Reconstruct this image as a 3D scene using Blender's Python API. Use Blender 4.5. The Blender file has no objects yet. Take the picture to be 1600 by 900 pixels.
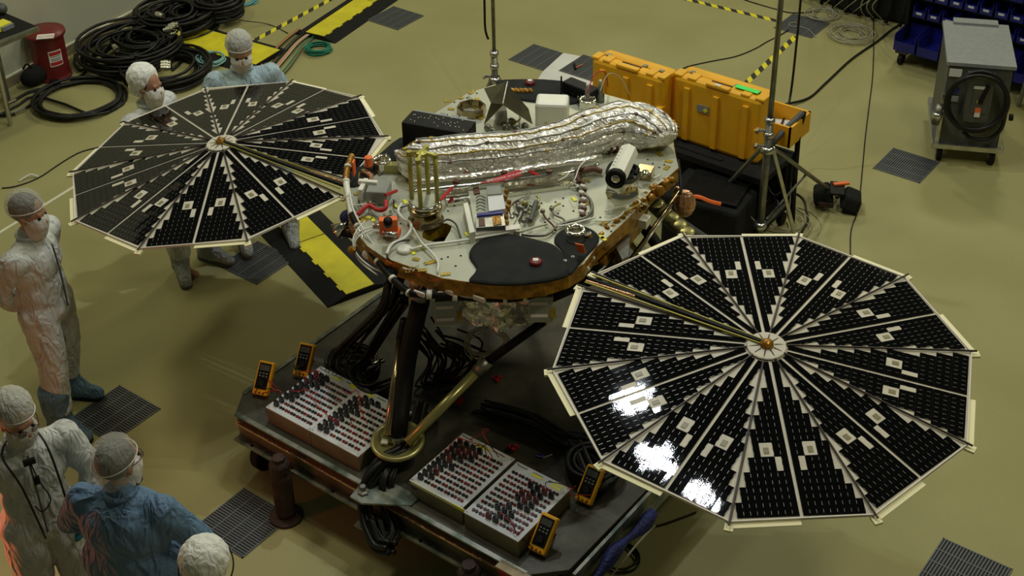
import bpy, bmesh, math, random
from mathutils import Vector, Matrix, Quaternion, noise
R_ = random.Random(7)
V = Vector
PI = math.pi
sc = bpy.context.scene
C = sc.collection

# ------------------------------------------------------------ camera
FPX, CX, CY, CAMH = 2198.4, 800.0, 299.3, 6.2412
_y, _p, _r = 2.2228, 0.5558, -0.0187
FW = V((math.cos(_p)*math.cos(_y), math.cos(_p)*math.sin(_y), -math.sin(_p)))
RT0 = V((math.sin(_y), -math.cos(_y), 0)); UP0 = RT0.cross(FW)
RT = RT0*math.cos(_r) + UP0*math.sin(_r); UP = -RT0*math.sin(_r) + UP0*math.cos(_r)
CAM = V((0, 0, CAMH))
cd = bpy.data.cameras.new('camera'); cam = bpy.data.objects.new('camera', cd); C.objects.link(cam)
cd.sensor_width = 36; cd.lens = FPX/1600*36; cd.shift_y = -(450-CY)/1600; cd.clip_end = 100
cam.matrix_world = Matrix(((RT.x, UP.x, -FW.x, 0), (RT.y, UP.y, -FW.y, 0), (RT.z, UP.z, -FW.z, CAMH), (0, 0, 0, 1)))
sc.camera = cam

# ------------------------------------------------------------ world, lights, exposure
wd = bpy.data.worlds.new('world'); sc.world = wd; wd.use_nodes = True
wd.node_tree.nodes['Background'].inputs[0].default_value = (0.75, 0.78, 0.6, 1)
wd.node_tree.nodes['Background'].inputs[1].default_value = 0.05
def area(name, loc, tgt, sx, sy, power, col):
    l = bpy.data.lights.new(name, 'AREA'); l.shape = 'RECTANGLE'; l.size = sx; l.size_y = sy
    l.energy = power; l.color = col
    o = bpy.data.objects.new(name, l); C.objects.link(o); o.location = loc
    o.rotation_euler = (V(tgt)-V(loc)).to_track_quat('-Z', 'Y').to_euler()
    return o
LC = (1.0, 0.95, 0.68)
# three small bright fixtures mirrored in the right solar array
area('high_bay_lamp', (-6.15, 7.78, 8.2), (-6.1, 7.7, 0), 0.27, 0.09, 100, (0.88, 0.94, 1.0))
area('high_bay_lamp', (-4.62, 6.76, 8.2), (-4.6, 6.7, 0), 0.17, 0.035, 35, (0.88, 0.94, 1.0))
area('high_bay_lamp', (-4.02, 6.62, 8.2), (-4.0, 6.6, 0), 0.06, 0.05, 25, (0.88, 0.94, 1.0))
area('high_bay_lamp', (-10.4, 15.5, 8.5), (-9, 11, 0), 1.4, 0.8, 150, LC)
area('high_bay_lamp', (0.8, 12.5, 8.5), (-2, 10, 0), 1.6, 0.8, 100, LC)
area('high_bay_lamp', (-5.5, 17.0, 8.5), (-6, 12, 0), 1.6, 0.8, 150, LC)
area('high_bay_lamp', (-10.2, 4.6, 8.5), (-8, 5, 0), 1.4, 0.8, 100, LC)
area('high_bay_lamp', (0.6, 6.2, 8.5), (-2, 5.5, 0), 1.4, 0.8, 105, LC)
area('high_bay_lamp', (-5.2, 4.9, 8.5), (-5.0, 5.5, 0), 1.0, 0.6, 38, LC)
# unseen orange-red lamp added low at the left for the warm glow
area('red_glow_lamp', (-5.95, 2.1, 0.9), (-5.0, 3.4, 0.8), 0.15, 0.15, 5, (1.0, 0.20, 0.08))
sc.view_settings.view_transform = 'Standard'
sc.view_settings.look = 'None'
sc.view_settings.exposure = 0.2
sc.view_settings.gamma = 1.0
sc.view_settings.use_curve_mapping = False

# ------------------------------------------------------------ helpers
def at(u, v, z=0.0):
    """point of the place at height z seen at pixel (u, v) of the photograph"""
    d = FW + (u-CX)/FPX*RT - (v-CY)/FPX*UP
    return CAM + d*((z-CAMH)/d.z)
def at_plane(u, v, p, n):
    d = FW + (u-CX)/FPX*RT - (v-CY)/FPX*UP
    return CAM + d*((V(p)-CAM).dot(n)/d.dot(n))
def aty(u, v, y):
    d = FW + (u-CX)/FPX*RT - (v-CY)/FPX*UP
    return CAM + d*(y/d.y)

def mat(name, col, rough=0.6, metal=0.0, noise_scale=0, noise_amt=0.0, bump=0.0, bump_scale=60, spec=0.5, coat=0, alpha=1, col2=None, trans=0, sheen=0, emit=None, detail=4):
    m = bpy.data.materials.new(name); m.use_nodes = True
    nt = m.node_tree; b = nt.nodes['Principled BSDF']
    b.inputs['Base Color'].default_value = (*col, 1); b.inputs['Roughness'].default_value = rough
    b.inputs['Metallic'].default_value = metal; b.inputs['Specular IOR Level'].default_value = spec
    b.inputs['Coat Weight'].default_value = coat; b.inputs['Alpha'].default_value = alpha
    b.inputs['Transmission Weight'].default_value = trans; b.inputs['Sheen Weight'].default_value = sheen
    if emit: b.inputs['Emission Color'].default_value = (*emit[0], 1); b.inputs['Emission Strength'].default_value = emit[1]
    tc = nt.nodes.new('ShaderNodeTexCoord')
    if noise_scale:
        n = nt.nodes.new('ShaderNodeTexNoise'); n.inputs['Scale'].default_value = noise_scale; n.inputs['Detail'].default_value = detail
        nt.links.new(tc.outputs['Object'], n.inputs['Vector'])
        r = nt.nodes.new('ShaderNodeValToRGB')
        c2 = col2 if col2 else tuple(max(0, c*(1-noise_amt)) for c in col)
        r.color_ramp.elements[0].color = (*c2, 1); r.color_ramp.elements[1].color = (*col, 1)
        r.color_ramp.elements[0].position = 0.38; r.color_ramp.elements[1].position = 0.62
        nt.links.new(n.outputs['Fac'], r.inputs['Fac']); nt.links.new(r.outputs['Color'], b.inputs['Base Color'])
    if bump:
        n2 = nt.nodes.new('ShaderNodeTexNoise'); n2.inputs['Scale'].default_value = bump_scale; n2.inputs['Detail'].default_value = 5
        nt.links.new(tc.outputs['Object'], n2.inputs['Vector'])
        bp = nt.nodes.new('ShaderNodeBump'); bp.inputs['Strength'].default_value = bump; bp.inputs['Distance'].default_value = 0.02
        nt.links.new(n2.outputs['Fac'], bp.inputs['Height']); nt.links.new(bp.outputs['Normal'], b.inputs['Normal'])
    return m

M = {}
def cloth(name, col, rough=0.75, k=0.9, scale=3.2, alpha=1, metal=0, rot=0, vs=(1.7, 1.7, 0.75)):
    m = mat(name, col, rough, metal, noise_scale=4, noise_amt=0.12, alpha=alpha); nt = m.node_tree; b = nt.nodes['Principled BSDF']; N = nt.nodes.new; L = nt.links.new
    tc = N('ShaderNodeTexCoord'); mp = N('ShaderNodeMapping'); mp.inputs['Scale'].default_value = vs; mp.inputs['Rotation'].default_value = (0, 0, rot); L(tc.outputs['Object'], mp.inputs['Vector'])
    acc = None
    for s_, w_ in ((scale, 1.0), (scale*2.6, 0.45)):
        n = N('ShaderNodeTexNoise'); n.inputs['Scale'].default_value = s_; n.inputs['Detail'].default_value = 1.5; n.inputs['Distortion'].default_value = 1.2; L(mp.outputs[0], n.inputs['Vector'])
        a = N('ShaderNodeMath'); a.operation = 'SUBTRACT'; L(n.outputs['Fac'], a.inputs[0]); a.inputs[1].default_value = 0.5
        c = N('ShaderNodeMath'); c.operation = 'ABSOLUTE'; L(a.outputs[0], c.inputs[0])
        d = N('ShaderNodeMath'); d.operation = 'MULTIPLY'; L(c.outputs[0], d.inputs[0]); d.inputs[1].default_value = -w_
        if acc is None: acc = d
        else: e = N('ShaderNodeMath'); e.operation = 'ADD'; L(acc.outputs[0], e.inputs[0]); L(d.outputs[0], e.inputs[1]); acc = e
    bp = N('ShaderNodeBump'); bp.inputs['Strength'].default_value = k; bp.inputs['Distance'].default_value = 0.10
    L(acc.outputs[0], bp.inputs['Height']); L(bp.outputs['Normal'], b.inputs['Normal'])
    return m
def floor_mat():
    m = mat('floor_vinyl', (0.42, 0.375, 0.20), 0.55, spec=0.35)
    nt = m.node_tree; b = nt.nodes['Principled BSDF']; N = nt.nodes.new; L = nt.links.new
    tc = N('ShaderNodeTexCoord')
    n1 = N('ShaderNodeTexNoise'); n1.inputs['Scale'].default_value = 0.9; n1.inputs['Detail'].default_value = 5
    n2 = N('ShaderNodeTexNoise'); n2.inputs['Scale'].default_value = 90; n2.inputs['Detail'].default_value = 2
    L(tc.outputs['Object'], n1.inputs['Vector']); L(tc.outputs['Object'], n2.inputs['Vector'])
    r1 = N('ShaderNodeValToRGB'); r1.color_ramp.elements[0].position = .35; r1.color_ramp.elements[1].position = .65
    r1.color_ramp.elements[0].color = (0.310, 0.285, 0.112, 1); r1.color_ramp.elements[1].color = (0.355, 0.33, 0.143, 1)
    L(n1.outputs['Fac'], r1.inputs['Fac'])
    mx = N('ShaderNodeMixRGB'); mx.blend_type = 'OVERLAY'; mx.inputs['Fac'].default_value = 0.12
    L(r1.outputs['Color'], mx.inputs['Color1']); L(n2.outputs['Fac'], mx.inputs['Color2'])
    L(mx.outputs['Color'], b.inputs['Base Color'])
    return m
M['floor'] = floor_mat()
M['wall'] = mat('wall_paint', (0.50, 0.50, 0.36), 0.5, noise_scale=2, noise_amt=0.08)
M['base'] = mat('baseboard_vinyl', (0.30, 0.24, 0.13), 0.5, noise_scale=6, noise_amt=0.15)
M['trim'] = mat('cove_trim', (0.72, 0.72, 0.52), 0.4)
M['black'] = mat('black_rubber', (0.007, 0.007, 0.006), 0.55, spec=0.22, noise_scale=20, noise_amt=0.4)
M['blackcable'] = mat('black_cable_jacket', (0.008, 0.008, 0.007), 0.4, spec=0.35)
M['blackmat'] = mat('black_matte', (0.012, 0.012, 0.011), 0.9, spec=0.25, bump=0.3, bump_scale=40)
M['yellow'] = mat('safety_yellow', (0.75, 0.66, 0.02), 0.55, noise_scale=7, noise_amt=0.15)
M['case'] = mat('orange_yellow_plastic', (0.86, 0.44, 0.012), 0.5, noise_scale=5, noise_amt=0.1, bump=0.05, bump_scale=200)
M['dmm'] = mat('meter_yellow_rubber', (0.90, 0.43, 0.01), 0.45)
M['grate'] = mat('grate_steel', (0.13, 0.14, 0.14), 0.5, 0.3)
M['gratehole'] = mat('grate_well', (0.015, 0.017, 0.02), 0.8)
M['graybox'] = mat('grey_enamel', (0.25, 0.27, 0.26), 0.5, noise_scale=30, noise_amt=0.12)
M['graydark'] = mat('grey_dark_enamel', (0.085, 0.09, 0.08), 0.5, noise_scale=10, noise_amt=0.25)
M['steel'] = mat('bright_steel', (0.62, 0.62, 0.58), 0.28, 0.95, noise_scale=15, noise_amt=0.2)
M['dsteel'] = mat('dull_steel', (0.30, 0.30, 0.25), 0.42, 0.85, noise_scale=12, noise_amt=0.3)
M['rust'] = mat('rusty_iron', (0.055, 0.026, 0.018), 0.7, 0.2, noise_scale=12, noise_amt=0.5, bump=0.3)
M['red'] = mat('red_enamel', (0.17, 0.014, 0.014), 0.4, noise_scale=5, noise_amt=0.2)
M['redtag'] = mat('red_fabric', (0.45, 0.02, 0.02), 0.6)
M['white'] = mat('white_plastic', (0.75, 0.74, 0.62), 0.4, noise_scale=9, noise_amt=0.05)
M['paper'] = mat('white_paper', (0.72, 0.72, 0.66), 0.8, noise_scale=4, noise_amt=0.08)
M['label'] = mat('label_white', (0.75, 0.7, 0.62), 0.6)
M['cart'] = mat('cart_scuffed_metal', (0.085, 0.08, 0.055), 0.5, 0.35, noise_scale=5, noise_amt=0.45, bump=0.1, bump_scale=20)
M['cartlip'] = mat('cart_worn_edge', (0.30, 0.30, 0.24), 0.4, 0.6, noise_scale=9, noise_amt=0.55, col2=(0.10, 0.13, 0.10))
M['cartside'] = mat('cart_side_paint', (0.20, 0.16, 0.09), 0.5, 0.3, noise_scale=6, noise_amt=0.4)
M['panel'] = mat('patch_panel_white', (0.62, 0.63, 0.62), 0.45, noise_scale=8, noise_amt=0.06)
M['boxside'] = mat('patch_box_side', (0.24, 0.20, 0.11), 0.6, noise_scale=8, noise_amt=0.2)
M['sockb'] = mat('socket_black', (0.012, 0.01, 0.01), 0.35)
M['sockr'] = mat('socket_red', (0.16, 0.015, 0.012), 0.35)
M['substrate'] = mat('array_substrate', (0.60, 0.55, 0.43), 0.5, noise_scale=14, noise_amt=0.12)
M['tape'] = mat('pale_masking_tape', (0.88, 0.82, 0.50), 0.6)
M['kapton'] = mat('amber_film', (0.42, 0.20, 0.02), 0.25, 0.45, noise_scale=18, noise_amt=0.5, bump=0.5, bump_scale=30)
M['kapyel'] = mat('amber_tape', (0.48, 0.33, 0.03), 0.3, 0.2, noise_scale=22, noise_amt=0.4, bump=0.3)
M['ytag'] = mat('yellow_tag', (0.80, 0.75, 0.05), 0.5)
M['deck'] = mat('deck_panel', (0.45, 0.46, 0.35), 0.42, 0.25, noise_scale=3, noise_amt=0.08)
M['felt'] = mat('dark_grey_blanket', (0.016, 0.018, 0.016), 0.85, spec=0.25, noise_scale=10, noise_amt=0.3, bump=0.2, bump_scale=12)
M['chrome'] = mat('polished_metal', (0.78, 0.76, 0.66), 0.12, 1.0)
M['darkpanel'] = mat('dark_olive_panel', (0.20, 0.18, 0.10), 0.3, 0.8, noise_scale=4, noise_amt=0.4)
M['spoke'] = mat('dark_spoke', (0.035, 0.022, 0.015), 0.5)
M['bronze'] = mat('bronze_metal', (0.42, 0.33, 0.18), 0.22, 1.0, noise_scale=10, noise_amt=0.3)
M['gold'] = mat('gold_rod', (0.42, 0.38, 0.08), 0.4, 0.5)
M['orange'] = mat('orange_plastic', (0.85, 0.16, 0.03), 0.5)
M['copper'] = mat('copper_foil', (0.75, 0.42, 0.25), 0.25, 0.8, bump=0.6, bump_scale=25)
M['brown'] = mat('brown_chip', (0.10, 0.035, 0.015), 0.5)
M['olive'] = mat('olive_tube', (0.40, 0.37, 0.14), 0.3, 0.6)
M['wirewhite'] = mat('white_wire', (0.70, 0.70, 0.62), 0.35)
M['wiregrey'] = mat('beige_string', (0.42, 0.40, 0.28), 0.7)
M['green'] = mat('green_hose', (0.01, 0.20, 0.12), 0.35)
M['teal'] = mat('pale_teal_hose', (0.22, 0.45, 0.40), 0.35)
M['blueh'] = mat('pale_blue_hose', (0.10, 0.42, 0.50), 0.35)
M['navy'] = mat('navy_plastic', (0.01, 0.014, 0.20), 0.35, noise_scale=4, noise_amt=0.4)
M['bluetarp'] = mat('blue_strap_fabric', (0.015, 0.025, 0.22), 0.5, noise_scale=12, noise_amt=0.5, bump=0.6)
M['lime'] = mat('lime_label', (0.06, 0.85, 0.12), 0.5)
M['skin'] = mat('skin', (0.42, 0.21, 0.12), 0.5, noise_scale=12, noise_amt=0.12)
M['hair'] = mat('dark_hair', (0.03, 0.022, 0.018), 0.6, noise_scale=60, noise_amt=0.5)
M['suit'] = cloth('white_coverall', (0.58, 0.59, 0.55))
M['gown'] = cloth('blue_gown', (0.12, 0.21, 0.33))
M['gownl'] = cloth('pale_blue_gown', (0.38, 0.50, 0.54))
M['boot'] = cloth('blue_shoe_cover', (0.11, 0.20, 0.28), scale=6)
M['bootw'] = cloth('grey_white_shoe_cover', (0.33, 0.35, 0.32), scale=6)
M['bonnet'] = cloth('white_bonnet', (0.85, 0.85, 0.76), k=.4, scale=4.5)
M['net2'] = cloth('white_hair_net', (0.70, 0.69, 0.60), k=.4, scale=6, alpha=.62)
M['net'] = cloth('sheer_hair_net', (0.62, 0.62, 0.55), k=.35, scale=6, alpha=.34)
M['mask'] = cloth('face_mask_white', (0.78, 0.75, 0.67), k=.3, scale=7)
M['veil'] = cloth('sheer_beard_cover', (0.72, 0.68, 0.60), k=.35, scale=7, alpha=.86)
M['glove'] = mat('teal_glove', (0.01, 0.16, 0.22), 0.35, bump=0.3, bump_scale=30)
M['glass'] = mat('clear_lens', (0.5, 0.5, 0.45), 0.05, trans=0.9)
M['clearp'] = mat('smoky_plastic', (0.45, 0.46, 0.40), 0.12, trans=0.35)
def foil_mat(name, col=(0.86, 0.83, 0.70), rough=0.16, s1=14, strength=1.0):
    m = mat(name, col, rough, 1.0)
    nt = m.node_tree; b = nt.nodes['Principled BSDF']; N = nt.nodes.new; L = nt.links.new
    tc = N('ShaderNodeTexCoord'); v = N('ShaderNodeTexVoronoi'); v.inputs['Scale'].default_value = s1
    n = N('ShaderNodeTexNoise'); n.inputs['Scale'].default_value = s1*0.8; n.inputs['Distortion'].default_value = 1.5
    L(tc.outputs['Object'], n.inputs['Vector']); L(tc.outputs['Object'], v.inputs['Vector'])
    a = N('ShaderNodeMath'); a.operation = 'ADD'; L(v.outputs['Distance'], a.inputs[0]); L(n.outputs['Fac'], a.inputs[1])
    bp = N('ShaderNodeBump'); bp.inputs['Strength'].default_value = strength; bp.inputs['Distance'].default_value = 0.03
    L(a.outputs[0], bp.inputs['Height']); L(bp.outputs['Normal'], b.inputs['Normal'])
    return m
M['foil'] = foil_mat('silver_foil', (0.95, 0.93, 0.82), 0.25, 9, 0.9)
M['foil'].node_tree.nodes['Principled BSDF'].inputs['Metallic'].default_value = 0.75
M['foilbig'] = cloth('silver_film_wrap', (0.96, 0.93, 0.85), 0.27, 0.8, 4.2, metal=0.5, rot=-0.65, vs=(0.55, 2.0, 2.0))
M['satin'] = mat('satin_grey_metal', (0.40, 0.41, 0.32), 0.3, 0.6, bump=0.15, bump_scale=9)
M['sensor'] = mat('sensor_cell', (0.22, 0.20, 0.10), 0.4)
M['cell'] = mat('solar_cell_glass', (0.0015, 0.0015, 0.002), 0.02, spec=0.42, bump=0.010, bump_scale=9)
def checker_stripe(name, w, c1, c2, rough=0.5):
    m = mat(name, c1, rough); nt = m.node_tree; b = nt.nodes['Principled BSDF']; N = nt.nodes.new; L = nt.links.new
    tc = N('ShaderNodeTexCoord'); sp = N('ShaderNodeSeparateXYZ'); L(tc.outputs['Object'], sp.inputs[0])
    a = N('ShaderNodeMath'); a.operation = 'ADD'; L(sp.outputs['X'], a.inputs[0]); L(sp.outputs['Y'], a.inputs[1])
    d = N('ShaderNodeMath'); d.operation = 'DIVIDE'; L(a.outputs[0], d.inputs[0]); d.inputs[1].default_value = w
    f = N('ShaderNodeMath'); f.operation = 'FRACT'; L(d.outputs[0], f.inputs[0])
    g = N('ShaderNodeMath'); g.operation = 'GREATER_THAN'; L(f.outputs[0], g.inputs[0]); g.inputs[1].default_value = 0.5
    mx = N('ShaderNodeMixRGB'); mx.inputs['Color1'].default_value = (*c1, 1); mx.inputs['Color2'].default_value = (*c2, 1)
    L(g.outputs[0], mx.inputs['Fac']); L(mx.outputs['Color'], b.inputs['Base Color'])
    return m
M['hazard'] = checker_stripe('hazard_tape', 0.16, (0.80, 0.70, 0.02), (0.02, 0.02, 0.02))

class MB:
    def __init__(s): s.b = bmesh.new()
    def face(s, pts):
        try: return s.b.faces.new([s.b.verts.new(p) for p in pts])
        except ValueError: return None
    def box(s, c, d, rot=None, taper=1.0):
        c = V(c); x, y, z = d[0]/2, d[1]/2, d[2]/2
        rot = rot or Matrix.Identity(3)
        vs = [s.b.verts.new(c + rot @ V((sx*x*(taper if sz > 0 else 1), sy*y*(taper if sz > 0 else 1), sz*z))) for sz in (-1, 1) for sx, sy in ((-1, -1), (1, -1), (1, 1), (-1, 1))]
        for f in ((3, 2, 1, 0), (4, 5, 6, 7), (0, 1, 5, 4), (1, 2, 6, 5), (2, 3, 7, 6), (3, 0, 4, 7)): s.b.faces.new([vs[i] for i in f])
        return s
    def rings(s, rings, close=True, caps=True):
        R = [[s.b.verts.new(p) for p in r] for r in rings]
        for a, b in zip(R, R[1:]):
            n = len(a)
            for i in range(n if close else n-1):
                s.b.faces.new((a[i], a[(i+1) % n], b[(i+1) % n], b[i]))
        if caps and close:
            s.b.faces.new(R[0][::-1]); s.b.faces.new(R[-1])
        return s
    def cyl(s, p0, p1, r0, r1=None, n=14, caps=True):
        p0, p1 = V(p0), V(p1); r1 = r0 if r1 is None else r1
        q = (p1-p0).to_track_quat('Z', 'Y').to_matrix()
        f = lambda p, r: [p + q @ V((r*math.cos(2*PI*i/n), r*math.sin(2*PI*i/n), 0)) for i in range(n)]
        return s.rings([f(p0, r0), f(p1, r1)], caps=caps)
    def lathe(s, o, prof, axis=(0, 0, 1), n=24, caps=True, closed=False):
        o = V(o); q = V(axis).to_track_quat('Z', 'Y').to_matrix()
        rs = [[o + q @ V((r*math.cos(2*PI*i/n), r*math.sin(2*PI*i/n), z)) for i in range(n)] for r, z in prof]
        if closed: rs.append(rs[0]); return s.rings(rs, caps=False)
        return s.rings(rs, caps=caps)
    def sph(s, c, r, n=12, rot=None):
        c = V(c); r = V(r) if hasattr(r, '__len__') else V((r, r, r)); rot = rot or Matrix.Identity(3)
        rs = []
        m = max(6, n//2+2)
        for j in range(1, m):
            t = PI*j/m - PI/2
            rs.append([c + rot @ V((r.x*math.cos(t)*math.cos(2*PI*i/n), r.y*math.cos(t)*math.sin(2*PI*i/n), r.z*math.sin(t))) for i in range(n)])
        return s.rings(rs)
    def tube(s, pts, r, n=6, smooth=4, closed=False):
        P = spline(pts, smooth, closed) if smooth > 1 else [V(p) for p in pts]
        rs = []; up = V((0, 0, 1)); prev = None
        for i, p in enumerate(P):
            a = P[(i-1) % len(P)] if (closed or i > 0) else p; b = P[(i+1) % len(P)] if (closed or i < len(P)-1) else p
            t = (b-a)
            if t.length < 1e-7: t = V((1, 0, 0))
            t.normalize()
            if prev is None:
                u = t.cross(up)
                if u.length < 0.1: u = t.cross(V((1, 0, 0)))
            else: u = prev - t*prev.dot(t)
            if u.length < 1e-6: u = t.orthogonal()
            u.normalize(); w = t.cross(u); prev = u
            rr = r(i/(len(P)-1)) if callable(r) else r
            rs.append([p + u*rr*math.cos(2*PI*k/n) + w*rr*math.sin(2*PI*k/n) for k in range(n)])
        if closed: rs.append(rs[0]); return s.rings(rs, caps=False)
        return s.rings(rs)
    def prism(s, poly, z0, z1):
        lo = [V((p[0], p[1], z0)) for p in poly]; hi = [V((p[0], p[1], z1)) for p in poly]
        return s.rings([lo, hi])
    def obj(s, name, m, parent=None, smooth=False, bevel=0):
        bmesh.ops.recalc_face_normals(s.b, faces=s.b.faces)
        me = bpy.data.meshes.new(name); s.b.to_mesh(me); s.b.free()
        me.materials.append(M[m] if isinstance(m, str) else m)
        if smooth: me.polygons.foreach_set('use_smooth', [True]*len(me.polygons))
        o = bpy.data.objects.new(name, me); C.objects.link(o)
        if parent: o.parent = parent; o.matrix_parent_inverse = PINV.get(parent.name, Matrix.Identity(4))
        if bevel:
            b = o.modifiers.new('b', 'BEVEL'); b.width = bevel; b.segments = 2; b.limit_method = 'ANGLE'
        return o
PINV = {}
def spline(pts, k, closed=False):
    P = [V(p) for p in pts]; out = []; n = len(P)
    rng = range(n) if closed else range(n-1)
    for i in rng:
        if closed: a, b, c, d = P[(i-1) % n], P[i], P[(i+1) % n], P[(i+2) % n]
        else: a, b, c, d = P[max(i-1, 0)], P[i], P[i+1], P[min(i+2, n-1)]
        for j in range(k):
            t = j/k
            out.append(0.5*((2*b)+(c-a)*t+(2*a-5*b+4*c-d)*t*t+(3*b-a-3*c+d)*t**3))
    if not closed: out.append(P[-1])
    return out
def tag(o, label=None, cat=None, group=None, kind=None):
    if label: o['label'] = label
    if cat: o['category'] = cat
    if group: o['group'] = group
    if kind: o['kind'] = kind
    return o
def thing(name, label, cat, loc=(0, 0, 0), rz=0, group=None):
    o = bpy.data.objects.new(name, None); C.objects.link(o); o.empty_display_size = 0.1
    o.location = loc; o.rotation_euler = (0, 0, rz)
    PINV[o.name] = (Matrix.Translation(loc) @ Matrix.Rotation(rz, 4, 'Z')).inverted()   # parts are modelled in world coordinates
    return tag(o, label, cat, group)
def rotz(a): return Matrix.Rotation(a, 3, 'Z')
def text(s, size, m, loc, rot, name='lettering', parent=None, extrude=0.0006):
    cu = bpy.data.curves.new(name, 'FONT'); cu.body = s; cu.size = size; cu.extrude = extrude; cu.align_x = 'CENTER'; cu.align_y = 'CENTER'
    tmp = bpy.data.objects.new('t', cu); me = bpy.data.meshes.new_from_object(tmp); bpy.data.objects.remove(tmp)
    me.materials.clear(); me.materials.append(M[m]); me.name = name
    o = bpy.data.objects.new(name, me); C.objects.link(o)
    w = Matrix.Translation(loc) @ rot.to_4x4()
    if parent: o.parent = parent; o.matrix_parent_inverse = PINV[parent.name]
    o.matrix_basis = w
    return o
def frame(x, n):
    x = V(x).normalized(); n = V(n).normalized(); y = n.cross(x).normalized(); x = y.cross(n)
    return Matrix((x, y, n)).transposed()

# ------------------------------------------------------------ setting
tag(MB().box((-5, 8, -0.05), (30, 26, 0.1)).obj('floor', 'floor'), kind='structure')
wall_d = (at(262, 5) - at(100, 92)).normalized(); wall_n = V((wall_d.y, -wall_d.x, 0))
if wall_n.dot(V((1, 0, 0))) < 0: wall_n = -wall_n
wb = at(100, 92)
def wallslab(name, m, h0, h1, off, th):
    a = wb - wall_d*9 + wall_n*off; b = wb + wall_d*12 + wall_n*off
    mb = MB(); mb.prism([a, b, b-wall_n*th, a-wall_n*th], h0, h1); return tag(mb.obj(name, m), kind='structure')
wallslab('wall_left', 'wall', 0, 5.0, -0.012, 0.2)
wallslab('baseboard_left', 'base', 0, 0.105, 0.0, 0.012)
wallslab('trim_1', 'trim', 0.105, 0.122, 0.006, 0.018)
# floor grates: pixel corners left, top, right, bottom
T = 0.4246
def grate(x, y, label, bars='x', slats=22, cross=4, s=T):
    t = thing('floor_grate', label, 'floor grate', (x+s/2, y+s/2, 0), 0, None)
    MB().box((x+s/2, y+s/2, 0.001), (s, s, 0.002)).obj('well', 'gratehole', t)
    f = MB()
    for cx, cy, dx, dy in ((x+s/2, y+.004, s, .008), (x+s/2, y+s-.004, s, .008), (x+.004, y+s/2, .008, s), (x+s-.004, y+s/2, .008, s)): f.box((cx, cy, .004), (dx, dy, .006))
    f.obj('frame', 'grate', t)
    for i in range(1, cross):
        k = i/cross*s
        if bars == 'y': MB().box((x+s/2, y+k, .0045), (s-.016, .007, .005)).obj('cross_bar', 'grate', t)
        else: MB().box((x+k, y+s/2, .0045), (.007, s-.016, .005)).obj('cross_bar', 'grate', t)
    m = MB()
    for i in range(1, slats):
        k = i/slats*s
        if bars == 'y': m.box((x+k, y+s/2, .0035), (.0075, s-.016, .005))
        else: m.box((x+s/2, y+k, .0035), (s-.016, .0075, .005))
    tag(m.obj('slats', 'grate', t), kind='stuff')
grate(-9.378, 9.833, 'dark floor grate in open floor behind the far end of the yellow cable ramp')
grate(-7.606, 9.946, 'grey floor grate touching the left edge of the white paper sheet')
grate(-3.799, 10.074, 'black floor grate beside the front caster of the grey cabinet', 'y')
grate(-1.641, 5.907, 'black floor grate alone at the bottom right corner', 'y')
grate(-5.353, 3.748, 'dark slotted floor grate at the foot of the rusty leveling jack')
grate(-13.677*T, 28.471*T, 'grey floor grate under the upper string coil and hazard tape corner')
grate(-6.79, 3.95, 'floor grate partly under the blue shoe covers of the standing man')
grate(-17.204*T, 13.613*T, 'dark floor grate beside the near cable ramp, under the left solar array')
grate(-11.13, 5.75, 'floor grate beside the leg of the table at the left edge')

# white paper with a grey grate showing through
p = [at(*q) for q in ((848, 113), (880, 84), (925, 92), (960, 135), (905, 140), (870, 165), (825, 150))]
paper = thing('paper_sheet', 'white sheet laid on the floor left of the yellow cases', 'paper', at(880, 115))
mb = MB(); mb.prism(p, 0.006, 0.009); mb.obj('sheet', 'paper', paper)
grate(-16.6*T, 23.6*T, 'grey floor grate inside the white sheet left of the yellow cases')
for o in list(C.objects)[-1:]: pass
g_ = [o for o in C.objects if o.name.startswith('floor_grate')][-1]; g_.location.z += 0.009
screw = thing('red_screwdriver', 'small red and black screwdriver lying on the grate in the white sheet', 'screwdriver', at(903, 104, .02))
MB().cyl(at(897, 100, .025), at(899, 108, .025), .012).obj('handle', 'black', screw)
MB().cyl(at(899, 106, .025), at(910, 101, .025), .005).obj('shaft', 'orange', screw)

# hazard tape and white line
def tape(a, b, w, m, label, cat='floor tape'):
    a, b = V(a), V(b); d = (b-a).normalized(); n = V((-d.y, d.x, 0))*w/2
    mb = MB(); mb.prism([a-n, b-n, b+n, a+n], 0.0003, 0.0022)
    o = mb.obj('hazard_tape' if m == 'hazard' else 'floor_tape', m); return tag(o, label, cat)
tape(at(385, 70), at(530, -8), .06, 'hazard', 'black and yellow hazard tape left of the far cable ramp')
tape(at(1060, -4), at(1215, 33), .06, 'hazard', 'hazard tape running across the top towards the string coil')
tape(at(1243, 57), at(1150, 145), .06, 'hazard', 'hazard tape passing behind the yellow cases and the steel pole')
tape(at(125, 286), at(-8, 368), .03, 'trim', 'thin white line of tape on the floor behind the standing man', 'floor tape')
mb = MB(); mb.tube([at(30, 283, .01), at(47, 273, .03), at(60, 276, .02)], .008, smooth=4)
tag(mb.obj('paper_scrap', 'paper'), 'twisted white scrap on the floor above the standing man', 'scrap')

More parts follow.
